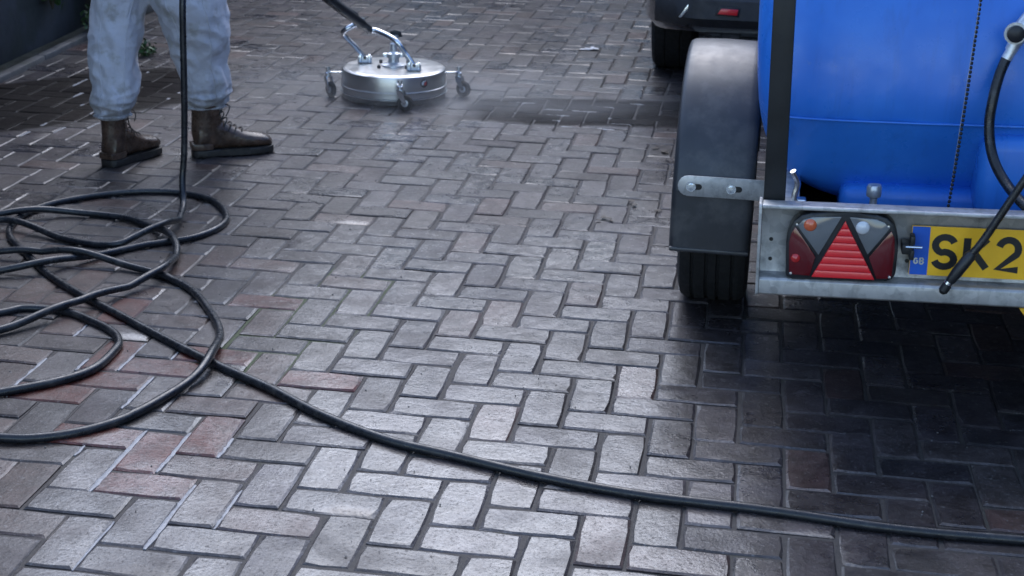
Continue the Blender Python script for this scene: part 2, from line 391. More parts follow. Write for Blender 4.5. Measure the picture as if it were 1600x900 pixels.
def vis_area(b):
    i, j, cx, cy, a = b
    if cy < -1.2: return 0.0
    x, y = project((cx, cy, 0))
    if not (-40 < x < 1640 and -20 < y < 940): return 0.0
    if 1060 < x and y < 455: return 0.0
    return 1.0 / (Vector((cx, cy, 0)) - CAM).length ** 3 * (1 if 0 < x < 1600 and 0 < y < 900 else 0.6)
order = sorted(range(len(blocks)), key=lambda k: -vis_area(blocks[k]))
singles = set(order[:300])
FV, FF, FT, nvert = [], [], [], 0
for k, (i, j, cx, cy, a) in enumerate(blocks):
    vi = rng.integers(0, 14); vs, fs, me = VAR[vi]
    flip = math.pi if rng.random() < 0.5 else 0.0
    rz = a + flip + rng.normal(0, 0.006); tx, ty = np.clip(rng.normal(0, 0.008, 2), -.014, .014); dz = float(np.clip(rng.normal(0, 0.0012), -.0014, .0022))
    px, py = cx + rng.normal(0, 0.0011), cy + rng.normal(0, 0.0011)
    tint = paver_tint(i, j, rng); gl = float(np.clip(rng.normal(.58, .24) - (.22 if i < -2 and j < 14 else 0), .1, 1))
    if (i, j) in RED: gl = .3
    if k in singles:
        o = bpy.data.objects.new('paver', me); col.objects.link(o); o.parent = driveway
        o.location = (px, py, dz); o.rotation_euler = (tx, ty, rz); o.color = (*tint, gl)
    else:
        m3 = np.array(Matrix.Rotation(rz, 3, 'Z') @ Matrix.Rotation(ty, 3, 'Y') @ Matrix.Rotation(tx, 3, 'X'))
        FV.append(vs @ m3.T + np.array((px, py, dz))); FF += [tuple(q + nvert for q in f) for f in fs]; nvert += len(vs)
        FT.append(np.repeat(np.array([[*tint, gl]]), len(vs), 0))
me = bpy.data.meshes.new('paver_field'); me.from_pydata(np.concatenate(FV), [], FF)
at = me.attributes.new('tint', 'FLOAT_COLOR', 'POINT'); at.data.foreach_set('color', np.concatenate(FT).astype(np.float32).ravel())
me.shade_smooth(); me.set_sharp_from_angle(angle=R(20))
tag(link('paver_field', me, 'paver_m', driveway), kind='stuff')

# pale strips in some joints: suds, and sky glint on water put into colour
def glint_line(x0, y0, x1, y1, wd=0.0065):
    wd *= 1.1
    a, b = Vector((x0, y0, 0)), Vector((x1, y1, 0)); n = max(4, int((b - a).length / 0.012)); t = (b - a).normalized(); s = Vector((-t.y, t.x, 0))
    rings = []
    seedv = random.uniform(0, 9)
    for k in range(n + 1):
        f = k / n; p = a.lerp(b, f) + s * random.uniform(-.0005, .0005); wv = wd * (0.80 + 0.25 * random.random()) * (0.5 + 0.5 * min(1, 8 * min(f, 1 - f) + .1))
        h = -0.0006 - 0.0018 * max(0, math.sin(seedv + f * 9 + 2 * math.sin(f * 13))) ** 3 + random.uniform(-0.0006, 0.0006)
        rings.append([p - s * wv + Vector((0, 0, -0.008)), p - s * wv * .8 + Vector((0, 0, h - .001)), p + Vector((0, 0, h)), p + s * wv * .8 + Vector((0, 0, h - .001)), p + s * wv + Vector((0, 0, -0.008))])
    m = MB(); m.loft(rings); m.build('joint_glint', 'sky_glint', driveway)
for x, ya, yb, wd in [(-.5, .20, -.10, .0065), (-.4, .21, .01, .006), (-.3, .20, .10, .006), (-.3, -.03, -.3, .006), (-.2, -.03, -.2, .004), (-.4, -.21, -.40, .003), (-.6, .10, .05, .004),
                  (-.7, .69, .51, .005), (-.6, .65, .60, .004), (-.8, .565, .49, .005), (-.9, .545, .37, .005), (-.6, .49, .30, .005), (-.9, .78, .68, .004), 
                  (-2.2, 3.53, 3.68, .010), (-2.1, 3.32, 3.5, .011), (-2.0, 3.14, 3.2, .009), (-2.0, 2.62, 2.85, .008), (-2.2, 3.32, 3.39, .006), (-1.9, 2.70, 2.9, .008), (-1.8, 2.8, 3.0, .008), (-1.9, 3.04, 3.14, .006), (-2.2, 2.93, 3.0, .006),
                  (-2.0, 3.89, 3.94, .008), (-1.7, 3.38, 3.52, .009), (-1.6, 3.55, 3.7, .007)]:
    glint_line(x, ya, x + random.uniform(-.001, .001), yb, wd)
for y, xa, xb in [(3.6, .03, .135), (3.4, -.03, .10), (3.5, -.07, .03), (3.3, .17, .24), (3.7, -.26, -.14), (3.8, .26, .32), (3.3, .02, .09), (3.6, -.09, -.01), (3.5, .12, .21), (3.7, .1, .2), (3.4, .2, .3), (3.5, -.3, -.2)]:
    glint_line(xa, y, xb, y, .009)

# ------------------------------------------------------------------ garden wall, kerb and planting on the left
m = MB(); m.box((0, 0, 1.05), (0.22, 14.0, 2.1), 0.012); 
gw = empty('garden_wall', (-2.93, 5.6, 0), R(4.0), 'dark rendered garden wall running along the left edge of the driveway', 'wall')
m.build('wall_face', 'wall', gw)
for k in range(18):
    c = MB(); c.box((0, -6.6 + k * .78, 2.13), (0.30, 0.768, 0.055), 0.008); c.build('coping_stone', 'kerb', gw)
gr = empty('garden_wall', (3.35, 4.4, 0), 0, 'unseen dark wall added on the right to cut sky glints', 'wall')  # unseen wall, added to block sky from the right
m = MB(); m.box((0, 0, 1.05), (0.22, 15.0, 2.1), 0.012); m.build('wall_face', 'wall', gr)
for k in range(19):
    c = MB(); c.box((0, -7.1 + k * .79, 2.13), (0.30, 0.778, 0.055), 0.008); c.build('coping_stone', 'kerb', gr)  # coping of the added unseen wall
ke = empty('edging_kerb', (-2.70, 5.6, 0), R(4.0)); tag(ke, kind='structure')
for k in range(15):
    c = MB(); c.box((random.uniform(-.004, .004), -6.6 + k * .915, 0.0 + random.uniform(-.004, .004)), (0.05, 0.907, 0.05), 0.008); c.build('kerb_stone', 'kerb', ke)
def leafy(name, label, cat, base, hgt, spread, nst, nleaf, size, droop=0.3):
    root = empty(name, base, 0, label, cat)
    st = MB(); lv = MB()
    for s in range(nst):
        a = random.uniform(0, 6.28); e = Vector((math.cos(a) * spread * random.uniform(.3, 1), math.sin(a) * spread * random.uniform(.3, 1), hgt * random.uniform(.6, 1)))
        mid = e * 0.5 + Vector((0, 0, hgt * .12)); path = catmull([(0, 0, -.02), mid, e], 8)
        st.tube(path, [0.006 * (1 - .8 * i / len(path)) * (hgt + .3) for i in range(len(path))], 5)
        for q in range(nleaf):
            t = random.uniform(.15, 1); p = path[int(t * (len(path) - 1))] + Vector([random.gauss(0, .16) * spread for _ in range(3)])
            if p.z < 0.01: p.z = random.uniform(.01, .05)
            z = Vector((random.gauss(0, 1), random.gauss(0, 1), random.uniform(-.2, 1.4))).normalized(); x = z.orthogonal().normalized()
            x.rotate(Matrix.Rotation(random.uniform(0, 6.28), 3, z)); y = z.cross(x); L = size * random.uniform(.6, 1.3); W = L * .36
            lv._add([p, p + x * L * .35 + y * W + z * L * .06, p + x * L * .75 + y * W * .7, p + x * L - z * L * droop * .4, p + x * L * .75 - y * W * .7, p + x * L * .35 - y * W + z * L * .06], [(0, 1, 2, 3), (0, 3, 4, 5)])
    st.build('stem', 'stem', root); lv.build('foliage', 'leaf', root, smooth=0)
    return root
leafy('ivy_bush', 'dark green leafy bush spilling along the garden wall behind the left leg', 'bush', (-2.64, 5.0, 0), 0.55, 0.26, 24, 55, 0.045)
leafy('ivy_bush', 'trailing green climber hanging on the dark wall at the top left', 'bush', (-2.70, 4.42, 0.20), 0.42, 0.20, 16, 40, 0.036)
leafy('small_weed', 'small green weed on the pavers seen between the trouser legs', 'weed', (-2.15, 4.27, 0), 0.05, 0.09, 9, 14, 0.022)
leafy('small_weed', 'low weed at the foot of the dark wall beside the left trouser leg', 'weed', (-2.56, 4.70, 0), 0.14, 0.11, 10, 18, 0.03)

# ------------------------------------------------------------------ hose across the driveway
HR = 0.0108
h1 = [(2.3, .9), (2.25, .45), (1.9, .12), (1.6, .06), (1.359, .05), (1.115, .048), (.866, .078), (.607, .09), (.403, .128), (.186, .191), (.032, .241), (-.142, .343), (-.301, .459), (-.465, .564), (-.673, .716), (-.854, .857), (-.988, .956), (-1.147, 1.095), (-1.309, 1.266), (-1.42, 1.4), (-1.477, 1.522), (-1.492, 1.662), (-1.438, 1.803), (-1.275, 1.945), (-1.109, 1.984), (-.973, 1.922), (-.874, 1.786), (-.845, 1.656), (-.89, 1.523), (-.993, 1.42), (-1.12, 1.248), (-1.207, 1.139), (-1.294, 1.079),
      (-1.50, .99), (-1.66, 1.05), (-1.56, 1.19),
      (-1.367, 1.222), (-1.254, 1.235), (-1.133, 1.233), (-.989, 1.218), (-.854, 1.173), (-.72, 1.069), (-.602, .898), (-.533, .769), (-.493, .622), (-.485, .486), (-.514, .356), (-.558, .237), (-.624, .147), (-.704, .097), (-.785, .08),
      (-.95, .075), (-1.06, .12), (-1.03, .21),
      (-.897, .301), (-.794, .396), (-.75, .486), (-.749, .601), (-.766, .664), (-.812, .727), (-.896, .794), (-.981, .834), (-1.093, .834), (-1.148, .792),
      (-1.27, .68), (-1.29, .56), (-1.19, .57),
      (-1.084, .667), (-1.014, .768), (-.957, .885), (-.884, 1.054), (-.85, 1.162), (-.854, 1.266), (-.891, 1.387), (-.964, 1.506), (-1.068, 1.604), (-1.16, 1.66), (-1.282, 1.682), (-1.418, 1.657), (-1.545, 1.57),
      (-1.72, 1.45), (-1.76, 1.36), (-1.64, 1.43),
      (-1.509, 1.501), (-1.386, 1.475), (-1.251, 1.419), (-1.094, 1.378), (-1.037, 1.423), (-.992, 1.519), (-.975, 1.647)]
hp = catmull([(x + random.gauss(0, .0025), y + random.gauss(0, .0025), 0) for x, y in h1], 8)
z = [HR - 0.0018] * len(hp); arc = [0.0]
for a, b in zip(hp[:-1], hp[1:]): arc.append(arc[-1] + (b - a).length)
cross = []
for i in range(len(hp) - 1):
    for j in range(i + 12, len(hp) - 1):
        a, b, c, d2 = hp[i], hp[i + 1], hp[j], hp[j + 1]
        if abs(a.x - c.x) > .12 or abs(a.y - c.y) > .12: continue
        r_ = b - a; s_ = d2 - c; den = r_.x * s_.y - r_.y * s_.x
        if abs(den) < 1e-9: continue
        t = ((c.x - a.x) * s_.y - (c.y - a.y) * s_.x) / den; u = ((c.x - a.x) * r_.y - (c.y - a.y) * r_.x) / den
        if 0 <= t < 1 and 0 <= u < 1: cross.append((arc[i], arc[j], i, j))
for s0, s1, i, j in cross:
    need = z[i] + 2.0 * HR
    for k in range(len(hp)):
        dd = abs(arc[k] - s1)
        if dd < .35: z[k] = max(z[k], HR + (need - HR) * math.exp(-(dd / .13) ** 2))
path = [Vector((p.x, p.y, zz)) for p, zz in zip(hp, z)]
end = catmull([path[-1], (-1.01, 1.765, 0.035), (-1.028, 1.815, 0.10), (-1.022, 1.83, .2), (-1.012, 1.83, .38), (-1.006, 1.83, .564), (-1.003, 1.84, .70), (-1.01, 1.92, .86), (-1.05, 2.12, 1.02), (-1.12, 2.42, 1.08), (-1.15, 2.70, 1.02)], 10)
m = MB(); m.tube(path + end[1:], HR, 12)
hose = m.build('pressure_hose', 'hose', None, 60)
tag(hose, 'long black rubber pressure hose looped at left and snaking across the pavers', 'hose')

# ------------------------------------------------------------------ surface cleaner
sf = empty('surface_cleaner', (-0.772, 3.682, 0), R(14.8), 'round stainless steel surface cleaner on casters with black lance handle', 'surface cleaner')
m = MB(); m.lathe([(0.0, .030), (.224, .030), (.2285, .034), (.2285, .052), (.232, .054), (.232, .060), (.2285, .062), (.2285, .118), (.226, .126), (.219, .131), (.205, .133), (.06, .136), (.0, .136)], 72)
m.build('deck', 'steel', sf)
m = MB(); m.lathe([(.219, .006), (.226, .006), (.226, .033), (.219, .033)], 60); m.build('rubber_skirt', 'black_plastic', sf)
m = MB(); m.lathe([(.235, .028), (.235, .031), (.222, .031), (.222, .028)], 60); m.build('trim_ring', 'chrome', sf)
m = MB(); m.lathe([(.055, .136), (.055, .142), (.028, .148), (.024, .152), (.024, .172), (.031, .174), (.031, .190), (.020, .194), (.016, .198), (.016, .232), (.011, .236), (.011, .252), (0, .252)], 24); m.build('swivel', 'alloy', sf)
for s in (-1, 1):
    m = MB(); m.box((s * .036, 0, .182), (.022, .018, .018), .003); m.build('swivel_port', 'chrome', sf)
for a in (40, 130, 220, 310):
    m = MB(); m.lathe([(0, .134), (.008, .134), (.008, .146), (.005, .149), (0, .149)], 12, origin=(.085 * math.cos(R(a)), .085 * math.sin(R(a)), 0)); m.build('knob_bolt', 'black_plastic', sf)
def caster(ang, wheel_yaw):
    rt = empty('caster', (0, 0, 0), R(ang)); rt.parent = sf
    m = MB(); m.box((.256, 0, .108), (.062, .024, .006), .002); m.build('arm', 'chrome', rt)
    px = .286
    m = MB(); m.lathe([(.009, .085), (.013, .09), (.013, .104), (.008, .108), (.008, .120), (.011, .121), (.011, .130), (0, .130)], 14, origin=(px, 0, 0)); m.build('stem', 'chrome', rt)
    rot = Matrix.Rotation(R(wheel_yaw), 3, 'Z')
    def L(x, y, zz): v = rot @ Vector((x, y, 0)); return Vector((px + v.x, v.y, zz))
    f = MB()
    for s in (-1, 1):
        f.prism([(-.010, .090), (.012, .090), (.034, .040), (.030, .030), (.020, .030), (-.008, .070)], lambda a, b, dd: L(a, dd, b), s * .0125, s * .0155)
    f.prism([(-.014, .086), (.014, .086), (.014, .090), (-.014, .090)], lambda a, b, dd: L(a, dd, b), -.0125, .0125)
    f.build('fork', 'chrome', rt, 20)
    ax = rot @ Matrix.Rotation(R(90), 3, 'X')
    c = L(.024, 0, .0345)
    wm = MB(); wm.lathe([(.020, -.0095), (.031, -.0095), (.034, -.006), (.034, .006), (.031, .0095), (.020, .0095)], 28, ax, c); wh = wm.build('wheel', 'tyre', rt)
    hb = MB(); hb.lathe([(0, -.0105), (.012, -.0108), (.0205, -.008), (.0205, .008), (.012, .0108), (0, .0105)], 20, ax, c); hb.build('rim', 'alloy', wh)
for a, wy in ((180, 120), (0, -35), (-86, 62), (92, 40)): caster(a, wy)
# yoke brackets and handle, in cleaner-local coordinates
inv = Matrix.Rotation(-R(14.8), 3, 'Z')
def cl(x, y, zz): return inv @ Vector((x + .772, y - 3.682, 0)) + Vector((0, 0, zz))
for (x, y) in ((-.125, .070), (.085, -.10)):
    b = MB(); b.box((x, y, .150), (.062, .036, .028), .003); br = b.build('yoke_bracket', 'alloy', sf)
    for s in (-1, 1):
        q = MB(); q.box((x + s * .020, y - .002, .156), (.012, .046, .034), .002); q.build('bracket_cheek', 'chrome', br)
    q = MB(); q.lathe([(0, -.026), (.007, -.026), (.007, .026), (0, .026)], 10, Matrix.Rotation(R(90), 3, 'X'), (x, y, .160)); q.build('pivot_bolt', 'black_plastic', br)
T1 = cl(-.872, 3.63, .30); T2 = cl(-.978, 3.35, .475)
m = MB(); m.tube(catmull([(.085, -.10, .155), (.050, -.095, .205), (.005, -.09, .262), T1 + Vector((.045, .0, -.012)), T1, T1.lerp(T2, .3)], 8), .0125, 12); m.build('yoke_tube', 'chrome', sf)
m = MB(); m.tube(catmull([(-.125, .070, .155), (-.165, .060, .205), (-.215, .040, .262), (-.205, .0, .292), T1 + Vector((-.025, .03, .03)), T1.lerp(T2, .25)], 8), .0115, 12); m.build('yoke_tube', 'chrome', sf)
H1 = cl(-1.05, 3.12, .64); H2 = cl(-1.10, 2.86, .88); H3 = cl(-1.13, 2.68, 1.03)
m = MB(); m.tube(catmull([T1 + (T1 - T2) * .04, T1.lerp(T2, .35), T2, H1, H2, H3], 8), [.018] * 4 + [.021] * 37, 14); m.build('handle_grip', 'black_plastic', sf)
m = MB(); m.tube(catmull([T1 + Vector((-.05, .02, .055)), T1.lerp(T2, .5) + Vector((-.026, .01, .030)), T2 + Vector((-.012, .01, .034)), H1 + Vector((0, .01, .036))], 8), .012, 10); m.build('feed_hose', 'hose', sf)
m = MB(); m.prism([(-.028, 0), (.028, 0), (.020, .026), (-.006, .034), (-.026, .024)], lambda a, b, dd: Vector((.012 + a, .05 + dd, .252 + b)), -.010, .010, .003); m.build('valve_lever', 'black_plastic', sf)
m = MB(); m.lathe([(.0, .250), (.010, .250), (.010, .262), (0, .262)], 10, origin=(.012, .04, 0)); m.build('valve_stem', 'alloy', sf)
# round sticker on the side of the deck
def onrim(a, b, dr):   # a = arc offset (m), b = height
    th = R(-57) + a / .2285; rr = .2285 + dr; return Vector((rr * math.cos(th), rr * math.sin(th), b))
m = MB(); m.prism([(.018 * math.cos(k * .3927), .096 + .018 * math.sin(k * .3927)) for k in range(16)], onrim, .0004, .0014); stk = m.build('sticker', 'plate_black', sf)
for pts, mt in (([(-.013, .099), (-.004, .109), (.004, .106), (-.002, .100), (-.004, .090), (-.010, .090)], 'white_sticker'), ([(.001, .099), (.012, .104), (.013, .094), (.006, .086), (-.001, .090)], 'red_print'), ([(.002, .1045), (.010, .106), (.005, .1105)], 'white_sticker')):
    m = MB(); m.prism(pts, onrim, .0016, .0022); m.build('sticker_mark', mt, stk, 0)

# ------------------------------------------------------------------ person
pe = empty('person', (-1.33, 2.45, 0), 0, 'person in pale stained work trousers and brown boots walking behind the surface cleaner', 'person')
def P_(x, y, zz): return Vector((x + 1.33, y - 2.45, zz))
LEG_L = [(.579, -1.452, 2.400, .103), (.524, -1.463, 2.388, .095), (.476, -1.469, 2.377, .090), (.408, -1.471, 2.362, .087), (.352, -1.470, 2.349, .085), (.319, -1.468, 2.342, .083), (.264, -1.462, 2.330, .081), (.235, -1.469, 2.323, .079), (.215, -1.472, 2.319, .070), (.199, -1.473, 2.315, .058), (.172, -1.476, 2.310, .050)]
LEG_R = [(.581, -1.226, 2.460, .132), (.537, -1.217, 2.470, .126), (.487, -1.209, 2.480, .116), (.435, -1.208, 2.492, .107), (.374, -1.212, 2.504, .094), (.345, -1.210, 2.507, .087), (.320, -1.204, 2.515, .086), (.284, -1.198, 2.523, .086), (.229, -1.199, 2.534, .084), (.201, -1.207, 2.540, .077), (.172, -1.212, 2.545, .062)]
def interp(tab, zz):
    a = sorted(tab); zs = [r[0] for r in a]
    return [float(np.interp(zz, zs, [r[k] for r in a])) for k in (1, 2, 3)]
tr = MB(); seams = []; hems = []
for tab, top, seed, knee in ((LEG_L, (.86, -1.40, 2.44, .135), 1.3, .42), (LEG_R, (.86, -1.27, 2.49, .150), 4.1, .40)):
    tb = tab + [(.70, top[1] * .4 + tab[0][1] * .6, top[2] * .4 + tab[0][2] * .6, top[3] * .5 + tab[0][3] * .5), top]
    rings = []; zs = np.linspace(.172, .86, 170)
    for zz in zs:
        x, y, hw = interp(tb, zz); ring = []
        for k in range(56):
            th = k * 2 * math.pi / 56
            cuff = math.exp(-((zz - .220) / .050) ** 2); kn = math.exp(-((zz - knee) / .12) ** 2); cx_, sx_ = math.cos(th), math.sin(th)
            rid = lambda v_: 1 - 2.2 * abs(mnoise.noise(v_))
            d_ = cuff * .012 * rid(Vector((cx_ * .9, sx_ * .9, zz * 34 + seed)))
            d_ += kn * .009 * rid(Vector((cx_ * 1.1 + seed, sx_ * 1.1, (zz + .05 * sx_) * 15)))
            d_ += .008 * rid(Vector((cx_ * 1.3 + zz * 3, sx_ * 1.3 - zz * 2 + seed, zz * 6.5)))
            d_ += .004 * rid(Vector((cx_ * 2.6, sx_ * 2.6 + seed, zz * 17 + cx_ * 1.5)))
            ring.append(P_(x + (hw - .007 + d_) * math.cos(th), y + (hw * 1.04 - .004 + d_) * math.sin(th), zz))
        rings.append(ring)
    tr.loft(rings)
    for kk in (40, 49):
        seams.append([r[kk] + (r[kk] - sum(r, Vector()) / 56).normalized() * .0006 for r in rings[6::3]])
    hems.append([p + (p - sum(rings[3], Vector()) / 56).normalized() * .001 for p in rings[3]] + [rings[3][0]])
pel = [(.64, .10, .085), (.70, .165, .125), (.78, .195, .14), (.86, .195, .14), (.94, .185, .135), (1.0, .175, .125)]
px_ = Vector((.88, -.47, 0)).normalized(); py_ = Vector((.47, .88, 0)).normalized()
tr.loft([ellipse_ring(P_(-1.335, 2.465, zz), rx, ry, 28, px_, py_) for zz, rx, ry in pel])
t_ = tr.build('trousers', 'denim', pe); remesh(t_, .0045, 1)
for sm_ in seams: m = MB(); m.tube(sm_, .0024, 6); m.build('seam', 'denim', t_)
for hm_ in hems: m = MB(); m.tube(hm_, .0055, 8); m.build('hem', 'denim', t_)
def boot(hx, hy, ang, sc_=1.0):
    rt = empty('boot', P_(hx, hy, 0), ang); rt.parent = pe; rt.scale = (sc_, 1, 1)
    # upper: sections along the foot (x from heel 0 to toe .30)
    prof = [(.004, .030, .048), (.02, .038, .125), (.05, .040, .150), (.085, .039, .150), (.115, .038, .132), (.15, .040, .108), (.19, .045, .088), (.225, .048, .079), (.26, .046, .073), (.283, .038, .064), (.297, .022, .050)]
    up = MB(); rings = []
    for x, hw, top in prof:
        ring = []
        for k in range(20):
            th = k * 2 * math.pi / 20; cy, sy = math.cos(th), math.sin(th)
            y = hw * (abs(cy) ** .75) * (1 if cy > 0 else -1); zz = .026 + (top - .026) * (.5 + .5 * (abs(sy) ** .8) * (1 if sy > 0 else -1))
            if sy > 0: y *= (1 - .35 * sy * sy)
            ring.append(Vector((x, y, zz)))
        rings.append(ring)
    up.loft(rings)
    up.loft([ellipse_ring((.058 + (zz - .06) * -.02, 0, zz), rx, ry, 24) for zz, rx, ry in [(.05, .054, .037), (.09, .060, .040), (.12, .058, .041), (.15, .055, .042), (.175, .054, .043), (.20, .056, .045), (.208, .050, .040)]])
    u = up.build('upper', 'leather', rt); remesh(u, .005, 5)
    cb = MB(); cb.lathe([(.048, .198), (.056, .196), (.059, .205), (.055, .214), (.046, .212)], 24, origin=(.055, 0, 0)); 
    for v in cb.bm.verts: v.co.y *= .80
    cb.build('padded_collar', 'leather', rt)
    out = [(0, -.022), (.012, -.034), (.05, -.039), (.10, -.037), (.15, -.041), (.20, -.049), (.24, -.050), (.275, -.043), (.297, -.026), (.303, 0), (.297, .024), (.275, .041), (.24, .049), (.20, .048), (.15, .042), (.10, .038), (.05, .040), (.012, .034), (0, .022), (-.004, 0)]
    so = MB(); so.prism([(a * 1.012 - .002, b * 1.06) for a, b in out], lambda a, b, dd: Vector((a, b, dd)),  .004, .028, .003)
    s_ = so.build('sole', 'sole', rt)
    for k in range(11):
        a = .012 + k * .0268
        if .092 < a < .125: continue
        hw = np.interp(a, [0, .05, .10, .2, .24, .29], [.028, .038, .037, .047, .048, .032])
        q = MB(); q.box((a, 0, .0030), (.021, hw * 1.9, .0056), .001, seg=1); q.build('lug', 'sole', s_, 0)
    he = MB(); he.prism([(-.006, -.030), (.03, -.041), (.07, -.040), (.07, .040), (.03, .041), (-.006, .030)], lambda a, b, dd: Vector((a, b, dd)), .030, .075 - .022, .003); he.build('heel_cap', 'leather', rt)
    la = MB(); n = 6
    for k in range(n):
        f = k / (n - 1); x0, z0 = [(.180, .090), (.158, .101), (.140, .114), (.124, .132), (.113, .154), (.108, .178)][k]
        la.tube(catmull([(x0 - .012, -.036, z0 - .018), (x0 + .004, -.016, z0 + .002), (x0 + .006, .016, z0 + .004), (x0 - .010, .036, z0 - .014)], 5), .0026, 6)
    la.tube(catmull([(.112, -.01, .195), (.135, -.03, .190), (.128, -.045, .172), (.118, -.046, .155)], 6), .0022, 6)
    la.build('lace', 'lace', rt)
    return rt
boot(-1.487, 2.262, R(72), .90); boot(-1.245, 2.478, R(33))
# upper body (above the picture): one continuous figure, with jacket and hair over it
bd = MB()
hip = Vector((-1.335, 2.465, .92)); che = Vector((-1.27, 2.58, 1.30)); nk = Vector((-1.24, 2.64, 1.48)); hd = Vector((-1.21, 2.70, 1.60))
def bt(pts, rs, n=16): bd.tube([P_(*p) for p in pts], rs, n)
bt([hip, hip.lerp(che, .5), che, nk], [.13, .125, .15, .06]); bt([nk - Vector((0, 0, .05)), nk + Vector((0.01, .02, .06))], [.058, .056])
bd.loft([ellipse_ring(P_(*(hd + Vector((0, 0, dz_)))), rx, ry, 20, px_, py_) for dz_, rx, ry in [(-.115, .030, .045), (-.09, .052, .078), (-.04, .068, .092), (.02, .074, .098), (.07, .066, .090), (.10, .045, .062), (.113, .018, .025)]])
fwd = py_; rgt = px_
bt([hd + fwd * .085 + Vector((0, 0, .01)), hd + fwd * .112 - Vector((0, 0, .025)), hd + fwd * .09 - Vector((0, 0, .03))], [.010, .014, .010], 8)
for s in (-1, 1): bt([hd + rgt * s * .070 + Vector((0, 0, .02)), hd + rgt * s * .080, hd + rgt * s * .072 - Vector((0, 0, .03))], [.012, .016, .010], 8)
HANDL = Vector((-1.135, 2.66, 1.03)); HANDR = Vector((-1.112, 2.80, .93))
for s, hnd in ((-1, HANDL), (1, HANDR)):
    sh = che + rgt * s * .175 + Vector((0, 0, .09)); el = sh.lerp(hnd, .48) + rgt * s * .10 - Vector((0, 0, .10))
    wr = hnd + (el - hnd).normalized() * .075
    bt([sh, sh.lerp(el, .5), el, el.lerp(wr, .5), wr], [.052, .048, .040, .038, .028]); bt([wr, hnd + rgt * s * .03], [.030, .038], 10)
    for k in range(4):
        o_ = Vector((-.05, -.13, .12)).normalized() * (k - 1.5) * .021
        b0 = hnd + rgt * s * .03 + o_; bt([b0, b0 + fwd * .030 + Vector((0, 0, .012)), b0 + fwd * .038 - rgt * s * .034, b0 + fwd * .018 - rgt * s * .058 - Vector((0, 0, .012))], [.010, .0095, .009, .008], 8)
    bt([hnd + rgt * s * .022 - fwd * .02, hnd - fwd * .034 + Vector((0, 0, .012)), hnd - fwd * .024 - rgt * s * .036], [.012, .011, .009], 8)
for tab in (LEG_L, LEG_R):
    bt([(x, y, zz) for zz, x, y, hw in reversed(tab)] + [hip], [hw * .62 for zz, x, y, hw in reversed(tab)] + [.10])
b_ = bd.build('body', 'skin', pe); remesh(b_, .008, 3)
jk = MB()
jk.loft([ellipse_ring(P_(*c), rx, ry, 28, px_, py_) for c, rx, ry in [(hip + Vector((0, 0, -.04)), .20, .15), (hip + Vector((.01, .01, .05)), .205, .155), (hip.lerp(che, .5), .20, .15), (che, .215, .16), (che + Vector((.015, .03, .10)), .19, .13), (nk - Vector((0, 0, .03)), .085, .085), (nk + Vector((0, 0, .02)), .075, .075)]])
for s, hnd in ((-1, HANDL), (1, HANDR)):
    sh = che + rgt * s * .165 + Vector((0, 0, .09)); el = sh.lerp(hnd, .48) + rgt * s * .10 - Vector((0, 0, .10)); wr = hnd + (el - hnd).normalized() * .075
    jk.tube([P_(*p) for p in (sh, sh.lerp(el, .5), el, el.lerp(wr, .5), wr)], [.085, .072, .062, .055, .045], 18)
j_ = jk.build('jacket', 'jacket', pe); remesh(j_, .012, 4)
hr = MB(); hr.loft([ellipse_ring(P_(*(hd - fwd * .018 + Vector((0, 0, dz_)))), rx, ry, 20, px_, py_) for dz_, rx, ry in [(-.02, .074, .080), (.02, .080, .092), (.07, .074, .094), (.105, .052, .068), (.122, .020, .028)]]); hr.build('hair', 'hair', pe, 80)

# ------------------------------------------------------------------ trailer with blue water tank
TR = empty('water_tank_trailer', (.815, .478, 0), R(-1.0), 'galvanised trailer with blue water tank, black mudguard and yellow number plate', 'trailer')
ROL = Matrix.Rotation(R(-1.6), 4, 'Y')
PIV = Vector((0, 0, .33))
def rolled(o):       # the sprung body leans a little to one side over its axle
    o.data.transform(Matrix.Translation(PIV) @ ROL @ Matrix.Translation(-PIV)); return o
WID = 1.16
# rear cross member: a pressed channel, open to the rear
cb = MB()
cs = [(.045, .0), (.0, .0), (.0, -.006 + .0), (.0, .0)]
sec = [(.0, .335), (.0, .329), (.006, .325), (.048, .333), (.048, .516), (.006, .524), (.0, .522), (.0, .5275), (.006, .531), (.054, .524), (.054, .327), (.012, .318), (.004, .3185), (-.004, .323), (-.004, .352), (.0, .352)]
cb.prism([(a, b) for a, b in [(-.003, .361), (-.003, .330), (.004, .325), (.052, .325), (.052, .527), (.002, .530), (-.001, .528), (-.001, .522), (.004, .520), (.046, .517), (.046, .366), (.002, .366)]], lambda a, b, dd: Vector((dd, a, b)), 0.004, WID, .0012)
rear = rolled(cb.build('rear_cross_member', 'galv', TR, 25))
for u in (0, WID + .001):
    m = MB(); m.prism([(-.006, .330), (.000, .324), (.056, .324), (.056, .532), (.000, .532), (-.006, .527)], lambda a, b, dd: Vector((u + dd, a, b)), -.003, .0035, .001); q = rolled(m.build('end_plate', 'galv', rear, 25))
for u, zz in ((.026, .44), (.026, .395), (.318, .405)):
    m = MB(); m.lathe([(0, 0), (.0045, 0), (.0045, .002), (0, .002)], 10, Matrix.Rotation(R(90), 3, 'X'), (u, .0455, zz)); rolled(m.build('rivet_hole', 'plate_black', rear))
m = MB(); m.box((WID / 2, 1.22, .372), (WID - .02, 2.3, .016), .003); rolled(m.build('added_gap_plate', 'black_steel', TR))  # black plate added to fill the shaded gap under the tank
m = MB(); m.box((WID / 2, .17, .395), (WID - .03, .18, .03), .003); rolled(m.build('rear_shelf', 'black_steel', TR))
